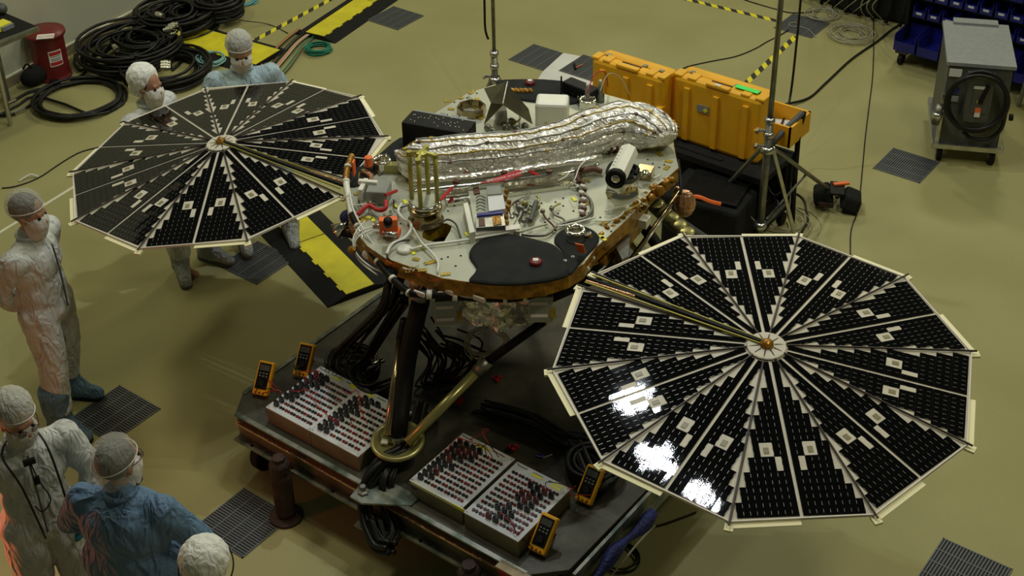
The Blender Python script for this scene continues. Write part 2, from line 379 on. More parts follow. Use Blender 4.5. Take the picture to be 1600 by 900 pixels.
# cable ramps
def ramp(a, b, label, w=.34, lid=.5, notch=True):
    a, b = V(a), V(b); d = (b-a).normalized(); n = V((-d.y, d.x, 0)); L = (b-a).length
    t = thing('cable_ramp', label, 'cable protector', (a+b)/2)
    prof = [(-w/2, .003), (-w*lid/2, .05), (w*lid/2, .05), (w/2, .003)]
    mb = MB(); rs = []
    for s in (0, L): rs.append([a+d*s+n*x+V((0, 0, z)) for x, z in prof+[(w/2, .0), (-w/2, .0)]])
    mb.rings(rs); mb.obj('rubber_base', 'blackmat', t)
    k = max(1, round(L/.9))
    for i in range(k):
        s0, s1 = i*L/k+.006, (i+1)*L/k-.006; mb = MB()
        mb.prism([a+d*s0-n*w*lid*.5, a+d*s1-n*w*lid*.5, a+d*s1+n*w*lid*.5, a+d*s0+n*w*lid*.5], .05, .056)
        m = int((s1-s0)/.18)
        for j in range(m):
            q = s0+(j+.5)*(s1-s0)/m
            mb.prism([a+d*(q-.035)-n*w*(lid*.5+.03), a+d*(q+.035)-n*w*(lid*.5+.03), a+d*(q+.035)-n*w*lid*.5, a+d*(q-.035)-n*w*lid*.5], .048, .055)
        mb.obj('lid', 'yellow', t)
    return t
def mid(a, b): return (V(a)+V(b))/2
ra = mid(at(463, 54), at(522, 68)); rb = mid(at(566, -10), at(628, -10))
ramp(ra, rb+(rb-ra)*.5, 'yellow lidded cable ramp at the top, left of the far floor grate', w=.50, lid=.45)
a2 = mid(at(398, 345), at(490, 330)); b2 = mid(at(522, 492), at(605, 432))
ramp(a2 + (a2-b2)*.25, b2, 'yellow lidded cable ramp ending at the cart, below the left solar array', w=.56, lid=.42)
a3 = at(290, 60); b3 = at(420, 97)
ramp(a3, b3, 'cable ramp partly hidden behind the man in pale blue gown', w=.62, lid=.6)

# ------------------------------------------------------------ cables
def coil(name, c, r, turns, cr, m, label, cat='cable coil', asp=1.0, seed=0, spread=.15, z0=.0, tail=None, conn=None, conn_m='chrome', flat=False):
    rg = random.Random(seed); c = V(c); pts = []
    per = 14
    for i in range(int(turns*per)):
        t = i/per; a = 2*PI*i/per
        k = 1 + spread*math.sin(t*2.4+seed) + rg.uniform(-.03, .03)
        ox = spread*r*.35*math.sin(t*1.7+seed); oy = spread*r*.35*math.cos(t*2.9)
        lay = (t % 3)/3 if flat else t/turns
        z = z0 + cr + (lay*turns*cr*(.5 if flat else .8) if turns > 1 else 0) + rg.uniform(0, cr*.4)
        pts.append(c + V(((r*k)*math.cos(a)+ox, (r*k*asp)*math.sin(a)+oy, z)))
    if tail: pts += [V(q) for q in tail]
    if conn:
        t = thing(name, label, cat, c)
        MB().tube(pts, cr, 6, 2).obj('cable', m, t, True)
        for i, (q, d) in enumerate(conn):
            d = V(d).normalized(); q = V(q)
            mb = MB(); mb.cyl(q, q+d*.10, cr*1.5, n=10); mb.cyl(q+d*.03, q+d*.07, cr*1.9, n=10); mb.obj('connector', conn_m, t)
        return t
    return tag(MB().tube(pts, cr, 6, 2).obj(name, m, None, True), label, cat)
coil('cable_coil', at(125, 159), .385, 7, .014, 'blackcable', 'round black cable coil lying flat beside the left solar array', seed=1, spread=.09, flat=True,
     tail=[at(60, 150, .02), at(30, 163, .02), at(-10, 185, .02)])
coil('cable_coil', at(207, 92), .40, 16, .016, 'blackcable', 'big black cable coil heaped against the baseboard', seed=2, spread=.28, tail=[at(125, 110, .02), at(118, 85, .05)],
     conn=[(at(178, 72, .27), (1, -.4, 0)), (at(172, 106, .06), (1, .2, 0))])
coil('cable_coil', at(275, 47), .32, 17, .017, 'blackcable', 'black cable heap with silver connectors along the wall', seed=3, spread=.3,
     conn=[(at(260, 45, .3), (.8, .6, .2)), (at(256, 48, .3), (.8, .6, .2)), (at(264, 41, .3), (.8, .6, .2)), (at(266, 50, .25), (1, .3, 0)), (at(244, 22, .3), (1, .1, 0))])
coil('cable_coil', at(262, 118), .36, 10, .016, 'blackcable', 'black cable coil behind the woman in white bonnet', seed=4, spread=.2,
     conn=[(at(252, 98+4*i, .17), (.9, .5, 0)) for i in range(3)])
coil('cable_coil', at(232, 80), .26, 14, .016, 'blackcable', 'inner black cable coil in the heap against the baseboard', seed=41, spread=.3)
coil('cable_coil', at(300, 42), .22, 14, .017, 'blackcable', 'black cable coil between the wall heap and the far yellow ramp', seed=42, spread=.3)
coil('cable_coil', at(345, 32), .22, 14, .018, 'blackcable', 'tall black cable stack on the far yellow ramp', seed=5, spread=.14, z0=.056)
coil('cable_coil', at(330, 95, .02), .13, 6, .008, 'teal', 'pale teal hose coil left of the man in blue gown', 'hose coil', seed=6, spread=.16)
coil('cable_coil', at(498, 80), .115, 8, .008, 'green', 'green hose coil at the end of the far cable ramp', 'hose coil', seed=7, spread=.13)
coil('cable_coil', at(375, 2), .17, 5, .007, 'blueh', 'light blue hose coil cut by the top edge', 'hose coil', seed=8, spread=.15)
coil('string_coil', at(1285, 24), .14, 9, .004, 'wiregrey', 'beige string coil on the grate beside the black draped box', 'string coil', seed=9, spread=.3)
coil('string_coil', at(1330, 55), .17, 12, .004, 'wiregrey', 'flat beige string coil in open floor left of the blue bins', 'string coil', seed=10, spread=.4)
coil('string_coil', at(1240, 40), .05, 1, .003, 'wiregrey', 'single loop of beige string trailing over the upper grate', 'string coil', seed=11, spread=.1, z0=.01, tail=[at(1262, 45, .012), at(1275, 58, .01)])
coil('cable_coil', at(968, 872), .11, 2.2, .006, 'blackcable', 'loose thin black cable loop on the floor right of the cart', seed=12, spread=.1, tail=[at(975, 838, .01), at(1040, 818, .01), at(1088, 800, .01)])

def cable(name, pts, r, m, label, cat='cable', n=6): return tag(MB().tube(pts, r, n, 6).obj(name, m, None, True), label, cat)
cable('power_cable', [at(1203, 178, .05), at(1220, 165, .04), at(1262, 154, .012), at(1290, 130, .012), at(1330, 93, .012), at(1370, 65, .012), at(1400, 42, .012), at(1440, 20, .012)], .012, 'blackcable', 'thick black cable from the steel pole to the blue bin rack')
cable('thin_cable', [at(1363, -10, .01), at(1365, 40, .006), at(1365, 85, .006), at(1363, 125, .006), at(1358, 165, .006), at(1352, 215, .006), at(1347, 270, .006), at(1341, 325, .006), at(1330, 360, .006), at(1329, 402, .006), at(1332, 430, .006)], .005, 'blackcable', 'thin dark cable running down the open floor to the right array')
cable('thin_cable', [at(1065, 108, .006), at(1078, 103, .006), at(1110, 96, .006), at(1150, 88, .006), at(1180, 76, .006), at(1197, 66, .006), at(1215, 57, .006), at(1232, 47, .012)], .006, 'blackcable', 'thin dark cable on the floor behind the yellow cases')
cable('thin_cable', [at(1150, -5, .006), at(1180, 5, .006), at(1215, 15, .006), at(1240, 20, .012), at(1280, 18, .01)], .006, 'blackcable', 'thin cable crossing to the upper string coil')
cable('thin_cable', [at(3, 294, .006), at(25, 291, .006), at(60, 278, .006), at(95, 255, .006), at(125, 238, .006), at(155, 230, .006), at(175, 226, .006)], .006, 'blackcable', 'thin dark cable curving behind the left solar array')
cable('thin_cable', [at(1195, 285, .01), at(1250, 306, .008), at(1260, 330, .008), at(1262, 345, .008), at(1250, 368, .008), at(1240, 400, .008)], .009, 'blackcable', 'black cable on the floor beside the black sandbag')
cable('thin_cable', [at(352, 28, .3), at(385, 33, .1), at(420, 38, .01), at(450, 52, .006)], .005, 'blackcable', 'thin black cable from the far cable stack to the ramp end')
# cable tails at the left: two plugs joined to the round coil
for i, q in enumerate((((8, 165), (25, 155), (48, 143), (75, 137), (110, 128), (135, 112)), ((0, 181), (22, 178), (45, 166), (70, 150)))):
    t = thing('plug_cable', ('black cable with a silver coupling reaching the table leg, upper of two', 'lower black cable end below the silver coupling at the left edge')[i], 'cable', at(*q[1]))
    MB().tube([at(*k, .02) for k in q], .014, 6, 5).obj('cable', 'blackcable', t, True)
    MB().cyl(at(*q[0+i], .022), at(q[0+i][0]+17, q[0+i][1]-8, .022), .02).obj('connector', 'chrome', t)
# bundle of cables leaving the far ramp
bt = thing('cable_bundle', 'mixed cables fanning out of the near end of the far ramp', 'cable bundle', at(445, 75))
for i in range(12):
    m = ('blackcable', 'blackcable', 'wiregrey', 'orange', 'blackcable', 'green')[i % 6]
    o = R_.uniform(-1, 1)
    MB().tube([at(480+o*14, 52+o*7, .03), at(462+o*15, 66+o*7, .04), at(446+o*18, 84+o*8, .03), at(428+o*20, 105+o*8, .02), at(410+o*15, 130, .02)], R_.uniform(.005, .012), 6, 4).obj('cable', m, bt, True)

# ------------------------------------------------------------ left furniture
tt = thing('work_table', 'dark topped metal table cut by the left edge beside the red can', 'table', at(17, 196))
c1 = at(60, 42, .9)
mb = MB(); mb.prism([c1, c1+V((-.68, .02, 0)), c1+V((-.68, -1.5, 0)), c1+V((-.16, -1.5, 0))], .87, .90)
mb.obj('table_top', 'blackmat', tt)
mb = MB(); mb.prism([c1+V((.012, -1.5, 0)), c1+V((.012, .0, 0)), c1+V((-.02, 0, 0)), c1+V((-.15, -1.5, 0))], .865, .903); mb.obj('apron', 'dsteel', tt)
for d in ((-.62, -.10), (-.62, -1.35)):
    MB().box((c1.x+d[0], c1.y+d[1], .42), (.05, .05, .84)).obj('leg', 'dsteel', tt)
lg = at(17, 196)
MB().cyl((lg.x, lg.y, .0), (lg.x, lg.y, .86), .022).obj('leg', 'steel', tt)
ob = thing('yellow_box', 'small yellow and grey box on the dark table at the left edge', 'box', at(5, 42, .9))
MB().box(at(2, 40, .93), (.12, .14, .05)).obj('body', 'ytag', ob); MB().box(at(8, 41, .925), (.1, .12, .04)).obj('lid', 'graybox', ob)
tag(MB().sph(at(2, 14, .95), .055).obj('grey_roll', 'graydark', None, True), 'grey roll standing at the back of the dark table', 'roll')

can = thing('waste_can', 'dark red step waste can with flat lid and hazard labels', 'waste can', at(83, 120))
cc = at(84, 118); cr = .175
MB().lathe((cc.x, cc.y, 0), [(.165, 0), (.17, .02), (.165, .05), (.165, .40), (.172, .43), (.172, .45)], n=32).obj('body', 'red', can, True)
MB().lathe((cc.x, cc.y, 0), [(.19, .45), (.195, .46), (.19, .485), (.06, .50)], n=32).obj('lid', 'red', can, True)
MB().lathe((cc.x, cc.y, 0), [(.17, .0), (.182, .005), (.182, .03), (.17, .035)], n=32).obj('foot_ring', 'red', can)
nf = (CAM-cc); nf.z = 0; nf.normalize(); af = math.atan2(nf.y, nf.x)+.35
def curved_label(c, r, a0, a1, z0, z1, m, parent, name='label', n=8):
    mb = MB(); rs = []
    for i in range(n+1):
        a = a0+(a1-a0)*i/n; u = V((math.cos(a), math.sin(a), 0)); rs.append([c+u*r+V((0, 0, z0)), c+u*r+V((0, 0, z1)), c+u*(r-.002)+V((0, 0, z1)), c+u*(r-.002)+V((0, 0, z0))])
    mb.rings(rs); return mb.obj(name, m, parent)
curved_label(V((cc.x, cc.y, 0)), .170, af-.42, af+.36, .17, .33, 'label', can)
curved_label(V((cc.x, cc.y, 0)), .171, af-.38, af+.32, .285, .32, 'redtag', can)
curved_label(V((cc.x, cc.y, 0)), .171, af-.38, af+.32, .18, .215, 'redtag', can)
MB().box(at(71, 57, .50), (.16, .1, .006), rotz(.8)).obj('label', 'label', can)
for k, (w_, dz) in enumerate(((.3, .27), (.3, .245), (.26, .228))):
    a = af-.03; curved_label(V((cc.x, cc.y, 0)), .1715, a-w_, a+w_, dz, dz+.006, 'graydark', can, 'lettering')
text('OILY WASTE', .024, 'redtag', at(71, 57, .504), rotz(.8), parent=can)
MB().box((cc.x+nf.x*.2, cc.y+nf.y*.2, .03), (.10, .08, .02), rotz(af)).obj('pedal', 'black', can)
bx = thing('black_bag', 'black bundle on the floor between the red can and the wall', 'bag', at(45, 115))
MB().sph(at(54, 118, .1), (.09, .16, .1)).obj('body', 'blackmat', bx, True)
MB().tube([at(36, 108, .18), at(42, 100, .24), at(50, 108, .18)], .01).obj('strap', 'black', bx)
# ------------------------------------------------------------ cart
CZ = 0.5
X0, X1, Y0, Y1 = -5.45, -3.00, 4.27, 7.3
cart = thing('transport_cart', 'long scuffed metal flatbed cart carrying the spacecraft', 'cart', (-4.25, 5.7, 0))
fr = at(868, 893, CZ)
poly = [(X0, Y0), (X1-.20, Y0), (X1-.04, Y0+.16), (X1, Y1), (X0-.1, Y1), (X0-.1, Y0+.16)]
MB().prism(poly, CZ-.03, CZ).obj('deck', 'cart', cart, bevel=.004)
# front side: channel with lips
mb = MB(); mb.box(((X0+X1-.2)/2, Y0+.02, CZ-.10), (X1-X0-.2, .02, .15)); mb.obj('front_rail', 'cartside', cart)
MB().box(((X0+X1-.2)/2, Y0-.01, CZ-.055), (X1-X0-.22, .03, .012)).obj('rail_lip', 'copper', cart)
MB().box(((X0+X1-.2)/2, Y0-.01, CZ-.175), (X1-X0-.22, .08, .015)).obj('rail_lip', 'cartlip', cart)
MB().box(((X0+X1-.2)/2, Y0-.003, CZ+.002), (X1-X0-.22, .03, .012)).obj('rail_lip', 'cartlip', cart)
MB().box((X1-.012, (Y0+Y1)/2+.08, CZ-.09), (.02, Y1-Y0-.16, .15)).obj('end_rail', 'cartlip', cart)
MB().box((X1-.02, (Y0+Y1)/2+.08, CZ-.165), (.07, Y1-Y0-.16, .015)).obj('rail_lip', 'cartlip', cart)
MB().box((X0-.09, (Y0+Y1)/2+.08, CZ-.09), (.02, Y1-Y0-.16, .15)).obj('end_rail', 'cartside', cart)
MB().box((X0-.09, (Y0+Y1)/2+.08, CZ+.004), (.03, Y1-Y0-.16, .008)).obj('rail_lip', 'cartlip', cart)
for y in (4.9, 5.8, 6.8): MB().box(((X0+X1)/2, y, CZ-.10), (X1-X0-.1, .08, .12)).obj('cross_member', 'blackmat', cart)
MB().box(((X0+X1)/2, 5.8, .26), (X1-X0-.5, 2.4, .12)).obj('underframe', 'blackmat', cart)
for x, y in ((X0+.08, Y0+.14), (X1-.3, Y0+.3), (X0+.1, Y1-.25), (X1-.2, Y1-.25)):
    w = MB(); w.cyl((x-.035, y, .125), (x+.035, y, .125), .125, n=28); w.obj('wheel', 'black', cart, bevel=.012)
    MB().cyl((x-.04, y, .125), (x+.04, y, .125), .05, n=16).obj('wheel_hub', 'dsteel', cart)
    MB().box((x, y, .27), (.13, .14, .05)).box((x-.05, y, .2), (.012, .09, .17)).box((x+.05, y, .2), (.012, .09, .17)).obj('caster_fork', 'dsteel', cart)
# tow gusset plates at the middle of the front side
g1 = [at(628, 716, CZ+.006), at(572, 775, CZ), at(585, 790, CZ), at(632, 783, CZ), at(590, 745, CZ)]
gx = at(600, 770, CZ).x
MB().prism([(gx-.17, Y0+.1), (gx-.13, Y0-.13), (gx-.04, Y0-.13), (gx+.20, Y0+.02), (gx+.2, Y0+.1)], CZ+.0, CZ+.012).obj('gusset_plate', 'cartlip', cart)
MB().prism([(gx-.12, Y0+.0), (gx-.10, Y0-.15), (gx-.02, Y0-.15), (gx+.26, Y0-.01), (gx+.2, Y0+.05)], CZ-.19, CZ-.18).obj('gusset_plate', 'cartlip', cart)
MB().lathe((gx-.09, Y0-.06, CZ+.012), [(.035, 0), (.035, .012), (.018, .02), (.018, .05)], n=6).obj('bolt', 'dsteel', cart)
for i in range(7):
    x = X0+.15+i*.34
    MB().cyl((x, Y0-.03, CZ-.167), (x, Y0-.03, CZ-.160), .01, n=8).obj('bolt', 'black', cart)
# red sign
sg = thing('red_sign', 'red sign with black letters on the front corner of the cart', 'sign', at(820, 885, .4))
sc0, sc1 = at(795, 868, CZ), at(846, 893, CZ)
MB().box(((sc0.x+sc1.x)/2, Y0-.045, CZ-.06), (sc1.x-sc0.x, .008, .12)).obj('plate', 'redtag', sg)
MB().box(((sc0.x+sc1.x)/2, Y0-.03, CZ+.004), (sc1.x-sc0.x+.02, .06, .008)).obj('top_edge', 'bronze', sg)
text('WARNING', .045, 'black', ((sc0.x+sc1.x)/2-.01, Y0-.0495, CZ-.055), frame((1, 0, 0), (0, -1, 0)), parent=sg)
# rusty leveling jacks
def jack(p, label, s=1.0):
    t = thing('leveling_jack', label, 'jack', (p[0], p[1], 0))
    MB().lathe((p[0], p[1], 0), [(.105, 0), (.105, .018), (.05, .03)], n=28).obj('base_plate', 'rust', t)
    MB().lathe((p[0], p[1], 0), [(.045, .03), (.062, .05), (.062, .34), (.05, .36), (.05, .38)], n=22).obj('screw_body', 'rust', t)
    MB().lathe((p[0], p[1], 0), [(.058, .38), (.066, .39), (.066, .44), (.055, .455), (.04, .465), (.04, .49), (.012, .495)], n=8).obj('cap_nut', 'rust', t)
j = at(463, 795); jack((j.x, 4.15), 'rusty leveling jack standing beside the left end of the cart')
j2 = at(742, 872, .49); jack((j2.x, 4.15), 'rusty leveling jack cut by the bottom edge of the picture')
# blue strap along the right end
st = thing('blue_strap', 'wrinkled blue strap hanging along the right end of the cart', 'strap')
mb = MB(); pts = [(X1+.045, 5.15-.1*i, .40-.02*math.sin(i*1.3)) for i in range(12)]
MB().tube(pts, lambda t: .032+.012*math.sin(t*20), 8, 4).obj('strap', 'bluetarp', st, True)
MB().tube([(X1+.09, 5.1-.1*i, .36+.01*math.sin(i)) for i in range(11)], .006).obj('cord', 'wiregrey', st)

# ------------------------------------------------------------ patch boxes
def patch_box(x0, x1, y0, y1, label, nx, ny, plugs, seed, ytags, lip='panel'):
    t = thing('patch_box', label, 'patch box', ((x0+x1)/2, (y0+y1)/2, CZ))
    MB().box(((x0+x1)/2, (y0+y1)/2, CZ+.055), (x1-x0, y1-y0, .11)).obj('case', 'boxside', t)
    z = CZ+.118
    MB().box(((x0+x1)/2, (y0+y1)/2, z-.004), (x1-x0+.006, y1-y0+.006, .008)).obj('panel', 'panel', t)
    mk, mr, mx = MB(), MB(), MB(); px = (x1-x0-.04)/nx; py = (y1-y0-.085)/ny; rg = random.Random(seed)
    for i in range(nx):
        for j_ in range(ny):
            if (i, j_) in plugs: continue
            x = x0+.02+px*(i+.5); y = y0+.022+py*(j_+.5)
            for k, mm in ((-1, mk if (i+j_) % 2 else mx), (1, mk if rg.random() < .5 else mr)):
                mm.cyl((x+k*.0105, y, z), (x+k*.0105, y, z+.007), .0105, n=8)
    tag(mk.obj('black_socket', 'sockb', t), kind='stuff'); tag(mr.obj('red_socket', 'sockr', t), kind='stuff'); tag(mx.obj('brown_socket', 'sockr', t), kind='stuff')
    for (i, j_) in plugs:
        x = x0+.02+px*(i+.5); y = y0+.022+py*(j_+.5); red = rg.random() < .25
        mb = MB(); mb.box((x, y, z+.020), (.034, .017, .040), rotz(rg.uniform(-.2, .2)), .85); mb.cyl((x-.004, y, z+.036), (x-.004, y, z+.046), .006, n=6)
        mb.obj('jumper_plug', 'sockr' if red else 'sockb', t)
    for (ax, ay, w, d) in ytags:
        MB().box((x0+ax, y1-ay, z+.001), (w, d, .002)).obj('yellow_label', 'ytag', t)
    for q in range(3): MB().box((x0+.05+q*.11, y1-.018, z+.0008), (.07, .006, .0016)).obj('printed_line', 'graydark', t)
    for sx in (x0+.01, x1-.01):
        for sy in (y0+.01, y1-.01): MB().cyl((sx, sy, z), (sx, sy, z+.003), .004, n=6).obj('screw', 'dsteel', t)
    return t
patch_box(-5.225, -4.862, 4.335, 4.815, 'leftmost patch box, black plugs on its left corner near two meters', 7, 9, [(0, j) for j in range(0, 9)]+[(1, j) for j in range(2, 9)]+[(2, 6), (2, 7), (2, 8)], 1, [(.17, .03, .06, .02), (.30, .03, .05, .03)])
patch_box(-4.858, -4.475, 4.335, 4.815, 'patch box under the lander footpad', 7, 9, [(0, j) for j in range(0, 8)]+[(1, j) for j in range(0, 9)]+[(2, 5), (2, 7), (2, 8), (3, 8)], 2, [(.08, .03, .05, .02), (.26, .03, .06, .02)])
patch_box(-4.10, -3.722, 4.362, 4.85, 'patch box right of the footpad with many tangled test leads', 7, 10, [(0, j) for j in range(0, 10)]+[(1, j) for j in range(1, 10)]+[(2, 4), (2, 6), (2, 7), (2, 8), (3, 7), (3, 8), (2, 9), (3, 9)], 3, [(.17, .03, .09, .02)])
bk = V((-4.0, 4.36, CZ))
MB().box((-3.88, 4.3585, CZ+.11), (.42, .004, .02)).obj('pale_tape_strip', 'tape', bpy.data.objects['patch_box.002'])
MB().box((-3.74, 4.356, CZ+.112), (.07, .006, .022)).obj('yellow_tape_end', 'ytag', bpy.data.objects['patch_box.002'])
patch_box(-3.692, -3.320, 4.345, 4.84, 'rightmost patch box, near the lowest yellow meter', 7, 10, [(2, 0), (3, 0), (4, 1), (3, 2), (4, 2), (3, 3), (4, 4), (5, 4), (3, 5), (4, 5), (5, 5), (4, 6), (5, 6), (3, 6), (5, 7), (4, 8), (5, 8), (4, 7), (3, 8), (6, 8), (2, 2), (3, 1)], 4, [(.16, .03, .07, .018), (.30, .022, .07, .014), (.30, .045, .07, .014)])

# ------------------------------------------------------------ multimeters, leaning back on their stands
def meter(u, v, ang, label, lean=.75, z=CZ):
    b = at(u, v, z)
    t = thing('multimeter', label, 'multimeter', b)
    xd = V((math.cos(ang), math.sin(ang), 0)); nn = V((xd.y, -xd.x, 0))      # horizontal direction the face looks at
    n = (nn*math.cos(lean)+V((0, 0, math.sin(lean)))).normalized()
    Rm = frame(xd, n); yd = Rm @ V((0, 1, 0)); w, h, d = .106, .215, .045
    c = b+yd*h/2+n*d*.2+V((0, 0, .012))
    MB().box(c, (w, h, d), Rm).obj('holster', 'dmm', t, bevel=.01)
    MB().box(c+n*(d/2+.001)+yd*.012, (w-.026, h-.052, .004), Rm).obj('face', 'black', t)
    MB().box(c+n*(d/2+.003)+yd*.065, (w-.040, .036, .004), Rm).obj('display', 'graydark', t)
    MB().cyl(c+n*(d/2+.002)-yd*.03, c+n*(d/2+.012)-yd*.03, .02, n=16).obj('dial', 'sockb', t)
    for k in (-1, 0, 1):
        q = c+n*(d/2)-yd*(h/2-.014)+xd*k*.026
        MB().cyl(q, q+n*.006, .006, n=8).obj('jack', 'sockr', t)
        for r in range(2):
            q = c+n*(d/2+.003)+yd*(.012+.018*r)+xd*k*.022
            MB().box(q, (.012, .007, .003), Rm).obj('button', 'graybox', t)
    bc = c-n*d/2+yd*.05; ft = V((bc.x, bc.y, z))-nn*.065
    MB().tube([bc, ft], .006, 5, 1).obj('stand', 'orange', t)
    return c, n, yd, xd
m1 = meter(408, 620, .32, 'upright yellow multimeter nearest the left cart corner')
m2 = meter(471, 591, .32, 'second yellow multimeter, behind the leftmost patch box')
m3 = meter(912, 788, .05, 'yellow multimeter right of the rightmost patch box')
m4 = meter(840, 866, .05, 'lowest yellow multimeter, by the red sign')
def lead(p, q, m, label, h=.1, n=3, seed=0):
    rg = random.Random(seed); p, q = V(p), V(q); pts = [p]
    for i in range(1, n+1):
        t = i/(n+1); pts.append(p.lerp(q, t)+V((rg.uniform(-.05, .05), rg.uniform(-.05, .05), h*math.sin(PI*t)*rg.uniform(.6, 1.2))))
    pts.append(q); return tag(MB().tube(pts, .0028, 5, 6).obj('test_lead', m, None, True), label, 'test lead')
def jk(mm, k): c, n, yd, xd = mm; return c+n*.021-yd*.088+xd*k*.026
lead(jk(m1, -1), (-5.20, 4.40, CZ+.165), 'blackcable', 'black test lead from the meter nearest the left cart corner', .05, 3, 1)
lead(jk(m1, 1), (-5.19, 4.44, CZ+.165), 'redtag', 'red test lead from the meter nearest the left cart corner', .06, 4, 2)
lead(jk(m2, -1), (-5.19, 4.6, CZ+.165), 'blackcable', 'black test lead from the meter behind the leftmost patch box', .1, 3, 3)
lead(jk(m2, 1), (-5.14, 4.68, CZ+.165), 'redtag', 'red test lead from the meter behind the leftmost patch box', .05, 3, 4)
lead(jk(m3, -1), (-3.40, 4.72, CZ+.17), 'blackcable', 'black test lead from the meter right of the patch boxes', .05, 3, 5)
lead(jk(m3, 1), (-3.36, 4.80, CZ+.17), 'redtag', 'red test lead from the meter right of the patch boxes', .03, 5, 6)
lead(jk(m4, -1), (-3.55, 4.45, CZ+.17), 'blackcable', 'black test lead from the lowest meter', .06, 3, 7)
lead(jk(m4, 0), (-3.5, 4.42, CZ+.17), 'redtag', 'red test lead from the lowest meter', .04, 3, 8)
for i in range(4):
    lead((-4.06+.02*i, 4.55+.08*i, CZ+.165), (-3.85+.03*i, 4.75+.02*i, CZ+.14), ('blackcable', 'redtag')[i % 2], 'short jumper lead looping over the box right of the footpad, %s' % ('first black', 'first red', 'second black', 'second red')[i], .12, 3, 20+i)
lead((-4.085, 4.39, CZ+.16), (-4.03, 4.42, CZ+.16), 'blackcable', 'black lead drooping over the front edge right of the footpad', -.14, 4, 31)
for i in range(4):
    lead((-5.13+.03*i, 4.76, CZ+.165), (-5.02+.05*i, 4.95, CZ+.02), 'blackcable', 'black jumper lead arching from the far corner of the leftmost box, %s' % ('first', 'second', 'third', 'fourth')[i], .22, 3, 40+i)
for i in range(3): lead((-5.18+.12*i, 4.5+.1*i, CZ+.16), (-4.75+.08*i, 4.45+.05*i, CZ+.15), 'redtag' if i != 1 else 'blackcable', ('red lead draped over the left patch boxes, front one', 'black lead draped over the left patch boxes', 'red lead draped over the left patch boxes, rear one')[i], .1, 3, 50+i)

# cable bundles on the cart
def bundle(label, path, n, spread, r, seed, m='blackcable'):
    t = thing('cable_bundle', label, 'cable bundle', path[0]); rg = random.Random(seed)
    for i in range(n):
        o = V((rg.uniform(-1, 1), rg.uniform(-1, 1), rg.uniform(-.3, 1)))*spread
        pts = [V(p)+o*rg.uniform(.7, 1.2) for p in path]
        MB().tube(pts, r*rg.uniform(.8, 1.2), 6, 5).obj('cable', m, t, True)
    return t
def P3(u, v, z): return at(u, v, z)
bundle('thick black cables pouring over the cart front beside the footpad', [P3(660, 640, .56), P3(640, 700, .60), P3(600, 728, .58), P3(575, 760, .50), P3(572, 805, .38), P3(590, 850, .28), P3(612, 858, .3)], 10, .042, .018, 1)
bundle('black cable loops hanging below the gusset plate', [P3(630, 705, .58), P3(605, 745, .56), P3(606, 790, .42), P3(618, 830, .33), P3(600, 850, .3), P3(585, 810, .4)], 5, .025, .013, 2)
bundle('black cables dropping from the lander to the cart, left of the front leg', [P3(612, 440, 1.35), P3(600, 480, 1.1), P3(560, 520, .8), P3(530, 550, .62), P3(518, 580, .55), P3(560, 600, .55)], 10, .05, .014, 3)
bundle('looping black cables behind the left patch boxes', [P3(640, 470, 1.2), P3(612, 510, .9), P3(580, 560, .62), P3(560, 590, .56), P3(590, 620, .55), P3(640, 600, .56)], 10, .07, .013, 4)
bundle('dark cables lying on the cart under the right array', [P3(760, 640, .53), P3(830, 660, .55), P3(880, 690, .54), P3(930, 700, .55), P3(960, 730, .56), P3(930, 760, .55), P3(900, 700, .55)], 12, .05, .016, 5)
bundle('pale wire loops hanging below the lander foil', [P3(760, 510, 1.1), P3(730, 530, 1.0), P3(735, 556, .95), P3(770, 555, .95), P3(790, 535, 1.0), P3(770, 515, 1.08)], 9, .03, .003, 6, 'wiregrey')
bundle('dark tangled wires in the shadow below the lander', [P3(660, 520, .9), P3(690, 560, .6), P3(680, 600, .55), P3(720, 590, .6), P3(740, 560, .8), P3(700, 540, .9)], 14, .09, .008, 7)
coil('cable_coil', P3(925, 738, .5), .13, 8, .014, 'blackcable', 'black cable coil on the cart behind the right multimeter', seed=21, spread=.15)
coil('cable_coil', P3(552, 575, .5), .15, 6, .012, 'blackcable', 'black cable coil on the cart behind the left patch boxes', seed=22, spread=.15)
for i, (q, lb) in enumerate((((604, 612), 'silver and red cable connector lying behind the left patch boxes'), ((583, 575), 'shiny elbow connector on the black cables'))):
    t = thing('connector', lb, 'connector', P3(q[0], q[1], .55)); c = P3(q[0], q[1], .56)
    MB().cyl(c-V((.03, .06, 0)), c+V((.02, .05, .03)), .017).obj('body', 'copper' if i == 0 else 'steel', t, True)
    MB().cyl(c+V((.02, .05, .03)), c+V((.026, .07, .036)), .021).obj('nut', 'chrome', t)
for q, lb, s in (((843, 713), 'blue clamp on the cart behind the rightmost patch box', .05), ((592, 597), 'small blue plug among the black cables', .025)):
    c = P3(q[0], q[1], .54); t = thing('blue_clamp', lb, 'clamp', c); MB().box(c, (s, s*.5, s*.4), rotz(.3)).obj('body', 'navy', t, bevel=.006)
    MB().cyl(c+V((s*.5, 0, 0)), c+V((s*1.3, .04, .02)), .005).obj('lever', 'steel', t)
for q, lb in (((715, 627), 'orange toothed tie-down block on the dark cart, left one'), ((775, 592), 'small orange tie-down block deeper under the lander'), ((800, 700), 'orange plug behind the right patch boxes')):
    c = P3(q[0], q[1], .52); t = thing('orange_block', lb, 'block', c); MB().box(c, (.05, .025, .02), rotz(-.2)).box(c+V((.018, .02, .008)), (.02, .02, .02)).obj('body', 'redtag', t); MB().cyl(c, c+V((0, 0, .02)), .006).obj('knob', 'black', t)
